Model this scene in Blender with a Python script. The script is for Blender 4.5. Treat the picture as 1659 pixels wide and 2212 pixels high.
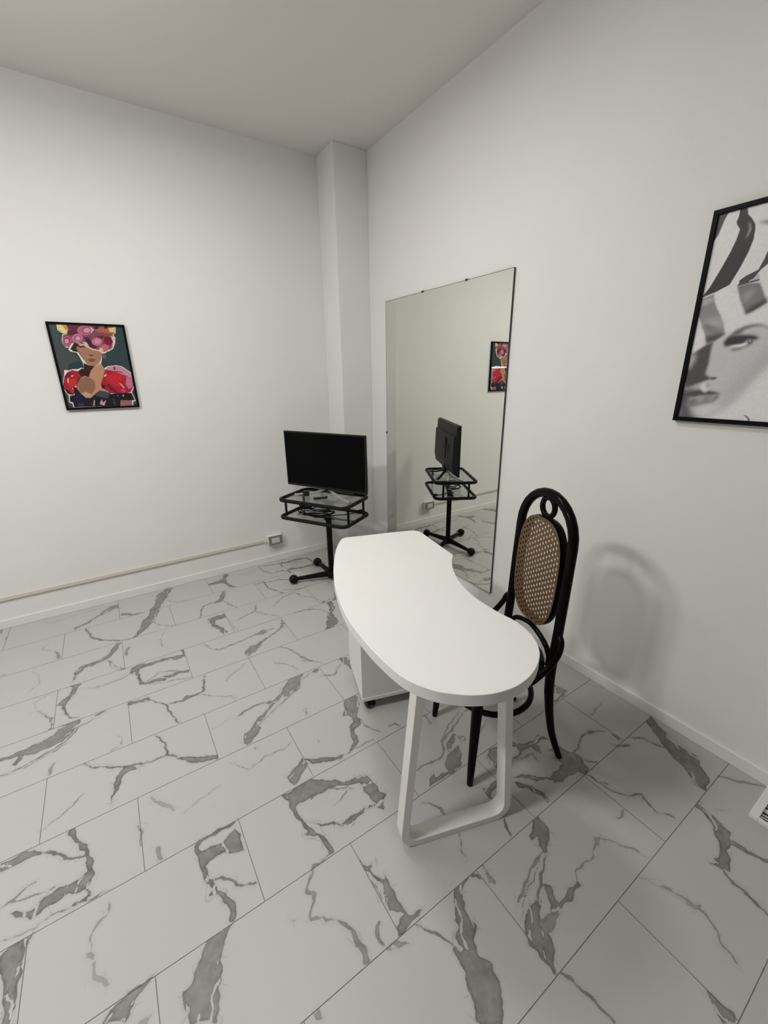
import bpy, bmesh, math, random
import numpy as np
from mathutils import Vector, Matrix

for o in list(bpy.data.objects):
    bpy.data.objects.remove(o)
scene = bpy.context.scene
COL = scene.collection

# ------------------------------------------------------------------ camera
cam_data = bpy.data.cameras.new('camera')
cam = bpy.data.objects.new('camera', cam_data)
COL.objects.link(cam)
scene.camera = cam
YAW, PITCH, ROLL = math.radians(33.19890), math.radians(18.21490), math.radians(-0.76526)
fw = Vector((math.sin(YAW) * math.cos(PITCH), math.cos(YAW) * math.cos(PITCH), -math.sin(PITCH)))
rt = Vector((math.cos(YAW), -math.sin(YAW), 0))
up = rt.cross(fw)
r2 = math.cos(ROLL) * rt + math.sin(ROLL) * up
u2 = -math.sin(ROLL) * rt + math.cos(ROLL) * up
cam.matrix_world = Matrix(((r2.x, u2.x, -fw.x, -1.8798), (r2.y, u2.y, -fw.y, -3.2949),
                           (r2.z, u2.z, -fw.z, 1.523), (0, 0, 0, 1)))
cam_data.sensor_fit = 'HORIZONTAL'
cam_data.sensor_width = 36.0
cam_data.lens = 897.5 / 1659 * 36.0
cam_data.clip_start = 0.05

# ------------------------------------------------------------------ world, exposure
world = bpy.data.worlds.new('world')
scene.world = world
world.use_nodes = True
world.node_tree.nodes['Background'].inputs['Color'].default_value = (0.9, 0.95, 1, 1)
world.node_tree.nodes['Background'].inputs['Strength'].default_value = 0.0
scene.view_settings.view_transform = 'Standard'
scene.view_settings.look = 'None'
scene.view_settings.gamma = 1.0
scene.view_settings.use_curve_mapping = False
scene.view_settings.exposure = -0.07

# the lamps of the room and an added unseen fill: place, size, power (W)
PANELS = (((-3.45, -2.05, 2.95), 68.0), ((-1.45, -1.50, 2.95), 20.0))
FILL_AT, FILL_POWER = (-2.15, -1.40, 2.74), 13.0
PANEL_SIZE = (0.28, 0.50)
PANEL_COLOR = (1.0, 0.99, 0.965)
BAR_POWER = 18.0
CEIL = 3.023
FAR_X, FAR_Y = -5.6, -6.0

# ------------------------------------------------------------------ helpers
def s2l(c):
    c = c / 255.0
    return c / 12.92 if c <= 0.04045 else ((c + 0.055) / 1.055) ** 2.4


def mat(name, color, rough=0.5, metal=0.0, spec=0.5, coat=0.0, noise=None, bump=None):
    m = bpy.data.materials.new(name)
    m.use_nodes = True
    nt = m.node_tree
    b = nt.nodes['Principled BSDF']
    b.inputs['Base Color'].default_value = (*color, 1)
    b.inputs['Roughness'].default_value = rough
    b.inputs['Metallic'].default_value = metal
    b.inputs['Specular IOR Level'].default_value = spec
    b.inputs['Coat Weight'].default_value = coat
    b.inputs['Coat Roughness'].default_value = 0.03
    if noise or bump:
        tc = nt.nodes.new('ShaderNodeTexCoord')
    if noise:
        sc, amt = noise
        n = nt.nodes.new('ShaderNodeTexNoise')
        n.inputs['Scale'].default_value = sc
        n.inputs['Detail'].default_value = 4
        nt.links.new(tc.outputs['Object'], n.inputs['Vector'])
        mr = nt.nodes.new('ShaderNodeMapRange')
        mr.inputs['From Min'].default_value = 0.3
        mr.inputs['From Max'].default_value = 0.7
        mr.inputs['To Min'].default_value = 1 - amt
        mr.inputs['To Max'].default_value = 1 + amt
        nt.links.new(n.outputs['Fac'], mr.inputs['Value'])
        vm = nt.nodes.new('ShaderNodeVectorMath')
        vm.operation = 'SCALE'
        vm.inputs[0].default_value = color
        nt.links.new(mr.outputs['Result'], vm.inputs['Scale'])
        nt.links.new(vm.outputs['Vector'], b.inputs['Base Color'])
    if bump:
        sc, st = bump
        n2 = nt.nodes.new('ShaderNodeTexNoise')
        n2.inputs['Scale'].default_value = sc
        n2.inputs['Detail'].default_value = 5
        nt.links.new(tc.outputs['Object'], n2.inputs['Vector'])
        bp = nt.nodes.new('ShaderNodeBump')
        bp.inputs['Strength'].default_value = st
        bp.inputs['Distance'].default_value = 0.002
        nt.links.new(n2.outputs['Fac'], bp.inputs['Height'])
        nt.links.new(bp.outputs['Normal'], b.inputs['Normal'])
    return m


class MB:
    """collects shapes and links them as ONE mesh object"""
    def __init__(self):
        self.v, self.f, self.mi, self.sm = [], [], [], []

    def add(self, verts, faces, smooth=True, m=0):
        o = len(self.v)
        self.v += [tuple(p) for p in verts]
        for f in faces:
            self.f.append([i + o for i in f])
            self.mi.append(m)
            self.sm.append(smooth)
        return self

    def box(self, lo, hi, bevel=0.0, m=0, seg=2):
        bm = bmesh.new()
        c = [(lo[i] + hi[i]) / 2 for i in range(3)]
        s = [abs(hi[i] - lo[i]) for i in range(3)]
        bmesh.ops.create_cube(bm, size=1, matrix=Matrix.Translation(c) @ Matrix.Diagonal((*s, 1)))
        if bevel:
            bmesh.ops.bevel(bm, geom=list(bm.edges), offset=bevel, segments=seg, affect='EDGES', profile=0.5)
        bm.verts.ensure_lookup_table()
        for i, vv in enumerate(bm.verts):
            vv.index = i
        self.add([vv.co[:] for vv in bm.verts], [[vv.index for vv in f.verts] for f in bm.faces], False, m)
        bm.free()
        return self

    def tube(self, pts, r, n=14, closed=False, m=0, prof=None, ref=None):
        pts = [Vector(p) for p in pts]
        N = len(pts)
        rs = r if isinstance(r, (list, tuple)) else [r] * N
        tans = []
        for i in range(N):
            a = pts[(i - 1) % N] if (closed or i > 0) else pts[i]
            b = pts[(i + 1) % N] if (closed or i < N - 1) else pts[i]
            tans.append((b - a).normalized())
        if ref is None:
            ref = Vector((0, 0, 1)) if abs(tans[0].z) < 0.9 else Vector((1, 0, 0))
            nrm = (ref - tans[0] * ref.dot(tans[0])).normalized()
            fixed = False
        else:
            ref = Vector(ref)
            fixed = True
        verts, faces = [], []
        for i in range(N):
            if fixed:
                nrm = (ref - tans[i] * ref.dot(tans[i])).normalized()
            elif i:
                nrm = (nrm - tans[i] * nrm.dot(tans[i])).normalized()
            bn = tans[i].cross(nrm)
            for k in range(n):
                t = 2 * math.pi * k / n
                if prof:
                    ca, sa = math.cos(t), math.sin(t)
                    e = prof[2] if len(prof) > 2 else 1.0
                    ca = math.copysign(abs(ca) ** e, ca)
                    sa = math.copysign(abs(sa) ** e, sa)
                    p = pts[i] + nrm * ca * prof[0] + bn * sa * prof[1]
                else:
                    p = pts[i] + (nrm * math.cos(t) + bn * math.sin(t)) * rs[i]
                verts.append(p)
        R = N if closed else N - 1
        for i in range(R):
            j = (i + 1) % N
            for k in range(n):
                k2 = (k + 1) % n
                faces.append((i * n + k, i * n + k2, j * n + k2, j * n + k))
        if not closed:
            faces.append(tuple(range(n - 1, -1, -1)))
            faces.append(tuple((N - 1) * n + k for k in range(n)))
        return self.add(verts, faces, True, m)

    def sphere(self, c, r, n=24, m=0, sz=1.0):
        verts = [(c[0], c[1], c[2] + r * sz)]
        faces = []
        h = n // 2
        for i in range(1, h):
            a = math.pi * i / h
            for k in range(n):
                t = 2 * math.pi * k / n
                verts.append((c[0] + r * math.sin(a) * math.cos(t), c[1] + r * math.sin(a) * math.sin(t), c[2] + r * sz * math.cos(a)))
        verts.append((c[0], c[1], c[2] - r * sz))
        for k in range(n):
            faces.append((0, 1 + k, 1 + (k + 1) % n))
            faces.append((len(verts) - 1, 1 + (h - 2) * n + (k + 1) % n, 1 + (h - 2) * n + k))
        for i in range(h - 2):
            for k in range(n):
                k2 = (k + 1) % n
                faces.append((1 + i * n + k, 1 + (i + 1) * n + k, 1 + (i + 1) * n + k2, 1 + i * n + k2))
        return self.add(verts, faces, True, m)

    def prism(self, outline, z0, z1, edge=0.0, m=0):
        """outline counter-clockwise in x, y; small rounded upper and lower edge"""
        N = len(outline)
        P = [Vector((a, b)) for a, b in outline]
        nor = []
        for i in range(N):
            t = (P[(i + 1) % N] - P[i - 1])
            t = t.normalized() if t.length > 1e-9 else Vector((1, 0))
            nor.append(Vector((t.y, -t.x)))
        rings = [(z0, edge), (z0 + edge, 0), (z1 - edge, 0), (z1 - edge * 0.3, edge * 0.3), (z1, edge)] if edge else [(z0, 0), (z1, 0)]
        verts, faces = [], []
        for z, ins in rings:
            for i in range(N):
                q = P[i] - nor[i] * ins
                verts.append((q.x, q.y, z))
        for k in range(len(rings) - 1):
            for i in range(N):
                j = (i + 1) % N
                faces.append((k * N + i, k * N + j, (k + 1) * N + j, (k + 1) * N + i))
        self.add(verts, faces, False, m)
        o = len(self.v) - len(verts)
        self.f += [[o + i for i in range(N - 1, -1, -1)], [o + (len(rings) - 1) * N + i for i in range(N)]]
        self.mi += [m, m]
        self.sm += [False, False]
        return self

    def cyl(self, a, b, r, n=20, m=0, r1=None):
        return self.tube([a, b], [r, r if r1 is None else r1], n, False, m)

    def build(self, name, mats, parent=None, angle=35):
        me = bpy.data.meshes.new(name)
        me.from_pydata(self.v, [], self.f)
        me.update()
        for m in (mats if isinstance(mats, (list, tuple)) else [mats]):
            me.materials.append(m)
        me.polygons.foreach_set('material_index', self.mi)
        me.polygons.foreach_set('use_smooth', self.sm)
        bm = bmesh.new()
        bm.from_mesh(me)
        bmesh.ops.recalc_face_normals(bm, faces=list(bm.faces))
        for e in bm.edges:
            if len(e.link_faces) == 2 and e.calc_face_angle(0) > math.radians(angle):
                e.smooth = False
        bm.to_mesh(me)
        bm.free()
        o = bpy.data.objects.new(name, me)
        COL.objects.link(o)
        if parent:
            o.parent = parent
        return o


def thing(name, label, cat, loc=(0, 0, 0), rz=0.0, group=None):
    o = bpy.data.objects.new(name, None)
    o.empty_display_size = 0.1
    COL.objects.link(o)
    o.location = loc
    o.rotation_euler = (0, 0, rz)
    return tag(o, label, cat, group)


def tag(o, label, cat, group=None):
    o['label'] = label
    o['category'] = cat
    if group:
        o['group'] = group
    return o


def struct(o, label, cat):
    tag(o, label, cat)
    o['kind'] = 'structure'
    return o


def spline(pts, n=8, closed=False):
    P = [Vector(p) for p in pts]
    N = len(P)
    out = []
    for i in range(N if closed else N - 1):
        g = (lambda k: P[k % N]) if closed else (lambda k: P[min(max(k, 0), N - 1)])
        a, b, c, d = g(i - 1), g(i), g(i + 1), g(i + 2)
        for k in range(n):
            t = k / n
            out.append(0.5 * ((2 * b) + (c - a) * t + (2 * a - 5 * b + 4 * c - d) * t * t + (3 * b - a - 3 * c + d) * t ** 3))
    if not closed:
        out.append(P[-1])
    return out


def rrect(hx, hy, r, n=6, cx=0.0, cy=0.0):
    out = []
    for (sx, sy, a0) in ((1, -1, -90), (1, 1, 0), (-1, 1, 90), (-1, -1, 180)):
        for k in range(n + 1):
            a = math.radians(a0 + 90 * k / n)
            out.append((cx + sx * (hx - r) + r * math.cos(a), cy + sy * (hy - r) + r * math.sin(a)))
    return out


# ------------------------------------------------------------------ materials
M_WALL = mat('white_wall_paint', (0.80, 0.79, 0.765), 0.85, spec=0.2, noise=(3.0, 0.012), bump=(160, 0.12))
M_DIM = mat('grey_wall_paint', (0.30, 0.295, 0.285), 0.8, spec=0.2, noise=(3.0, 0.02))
M_CEIL = mat('white_ceiling_paint', (0.78, 0.765, 0.735), 0.9, spec=0.15, bump=(160, 0.1))
M_SKIRT = mat('white_skirting_tile', (0.80, 0.785, 0.76), 0.35, spec=0.4)
M_GROUT = mat('grey_tile_grout', (0.22, 0.21, 0.20), 0.9, spec=0.1, noise=(30, 0.2))
M_TABLE = mat('white_laminate', (0.775, 0.765, 0.742), 0.45, spec=0.35, noise=(6, 0.008))
M_TLEG = mat('white_powder_coated_metal', (0.80, 0.785, 0.75), 0.4, spec=0.4, noise=(12, 0.01))
M_BLACK = mat('black_lacquered_bentwood', (0.0045, 0.004, 0.0036), 0.18, spec=0.06, noise=(20, 0.2))
M_CANE = mat('woven_brown_cane', (0.118, 0.068, 0.032), 0.55, spec=0.35, noise=(140, 0.28))
M_SEATCANE = mat('woven_dark_cane', (0.10, 0.060, 0.028), 0.6, spec=0.3, noise=(140, 0.28))
M_BMETAL = mat('black_painted_steel', (0.010, 0.0095, 0.009), 0.38, spec=0.05, noise=(30, 0.15))
M_TRIM = mat('black_tray_trim', (0.016, 0.014, 0.012), 0.42, spec=0.06, noise=(30, 0.15))
M_BALL = mat('black_glossy_plastic', (0.008, 0.008, 0.008), 0.2, spec=0.12, noise=(40, 0.1))
M_SCREEN = mat('black_glossy_screen', (0.004, 0.004, 0.0042), 0.12, spec=0.03, noise=(2, 0.05))
M_BEZEL = mat('black_bezel_plastic', (0.020, 0.0195, 0.019), 0.35, spec=0.16, noise=(60, 0.1))
M_TVBACK = mat('charcoal_back_plastic', (0.020, 0.020, 0.021), 0.5, spec=0.22, noise=(90, 0.15))
M_SILVER = mat('brushed_grey_metal', (0.42, 0.415, 0.40), 0.42, metal=0.35, noise=(80, 0.1))
M_RUBBER = mat('black_cable_rubber', (0.010, 0.010, 0.010), 0.5, spec=0.05, noise=(60, 0.15))
M_WHITEP = mat('white_plastic', (0.74, 0.73, 0.69), 0.4, spec=0.4, noise=(30, 0.01))
M_TRUNK = mat('ivory_plastic_trunking', (0.66, 0.63, 0.54), 0.45, spec=0.4, noise=(10, 0.02))
M_GREYP = mat('grey_plastic_plate', (0.22, 0.215, 0.20), 0.45, spec=0.4, noise=(40, 0.03))
M_HOLE = mat('dark_socket_hole', (0.02, 0.02, 0.02), 0.7, spec=0.2, noise=(50, 0.1))
M_FRAME = mat('black_picture_frame', (0.007, 0.007, 0.008), 0.35, spec=0.06, noise=(40, 0.15))
M_MIRROR = mat('silvered_mirror_glass', (0.80, 0.815, 0.755), 0.0, metal=1.0, noise=(0.5, 0.003))
M_MEDGE = mat('dark_mirror_edge', (0.03, 0.034, 0.032), 0.3, spec=0.5, noise=(30, 0.1))
M_STEEL = mat('dull_steel_clip', (0.10, 0.10, 0.095), 0.35, metal=0.8, noise=(60, 0.1))
M_LAMP = mat('white_lamp_housing', (0.8, 0.8, 0.78), 0.4, noise=(20, 0.01))


def glass_sheet():
    m = bpy.data.materials.new('clear_tray_glass')
    m.use_nodes = True
    nt = m.node_tree
    nt.nodes.remove(nt.nodes['Principled BSDF'])
    t = nt.nodes.new('ShaderNodeBsdfTransparent')
    t.inputs['Color'].default_value = (0.84, 0.875, 0.86, 1)
    g = nt.nodes.new('ShaderNodeBsdfGlossy')
    g.inputs['Roughness'].default_value = 0.02
    fr = nt.nodes.new('ShaderNodeLayerWeight')
    fr.inputs['Blend'].default_value = 0.5
    pw = nt.nodes.new('ShaderNodeMath')
    pw.operation = 'POWER'
    pw.inputs[1].default_value = 5.0
    nt.links.new(fr.outputs['Facing'], pw.inputs[0])
    sc = nt.nodes.new('ShaderNodeMath')
    sc.operation = 'MULTIPLY_ADD'
    sc.inputs[1].default_value = 0.80
    sc.inputs[2].default_value = 0.035
    nt.links.new(pw.outputs[0], sc.inputs[0])
    mx = nt.nodes.new('ShaderNodeMixShader')
    nt.links.new(sc.outputs[0], mx.inputs['Fac'])
    nt.links.new(t.outputs[0], mx.inputs[1])
    nt.links.new(g.outputs[0], mx.inputs[2])
    nt.links.new(mx.outputs[0], nt.nodes['Material Output'].inputs['Surface'])
    return m


M_GLASS = glass_sheet()


def emit(name, col, s):
    m = bpy.data.materials.new(name)
    m.use_nodes = True
    b = m.node_tree.nodes['Principled BSDF']
    b.inputs['Base Color'].default_value = (0.9, 0.9, 0.9, 1)
    b.inputs['Emission Color'].default_value = (*col, 1)
    b.inputs['Emission Strength'].default_value = s
    return m


# ------------------------------------------------------------------ room shell
T = 0.12
struct(MB().box((FAR_X - T, 0, -0.1), (T, T, CEIL + 0.1)).build('wall_left', M_WALL), 'plain white wall behind the flower portrait and the socket', 'wall')
struct(MB().box((0, FAR_Y - T, -0.1), (T, 0, CEIL + 0.1)).build('wall_right', M_WALL), 'plain white wall carrying the tall mirror', 'wall')
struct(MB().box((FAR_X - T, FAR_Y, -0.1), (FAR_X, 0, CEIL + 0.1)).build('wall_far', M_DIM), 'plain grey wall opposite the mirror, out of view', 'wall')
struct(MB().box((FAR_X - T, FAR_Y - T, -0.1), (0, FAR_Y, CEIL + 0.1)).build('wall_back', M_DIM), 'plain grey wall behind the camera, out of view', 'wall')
struct(MB().box((FAR_X - T, FAR_Y - T, CEIL), (T, T, CEIL + 0.1)).build('ceiling', M_CEIL), 'flat greyish white ceiling above the corner', 'ceiling')
struct(MB().box((-0.270, -0.262, 0.0), (0, 0, CEIL), 0.002, seg=1).build('wall_corner', M_WALL), 'square white pillar boxed into the room corner', 'pillar')
struct(MB().box((FAR_X, -0.011, 0), (-0.270, 0, 0.058), 0.0025).build('baseboard_left', M_SKIRT), 'low white skirting under the wall trunking', 'skirting')
struct(MB().box((-0.011, FAR_Y, 0), (0, -0.262, 0.058), 0.0025).build('baseboard_right', M_SKIRT), 'low white skirting along the mirror wall', 'skirting')

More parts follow.
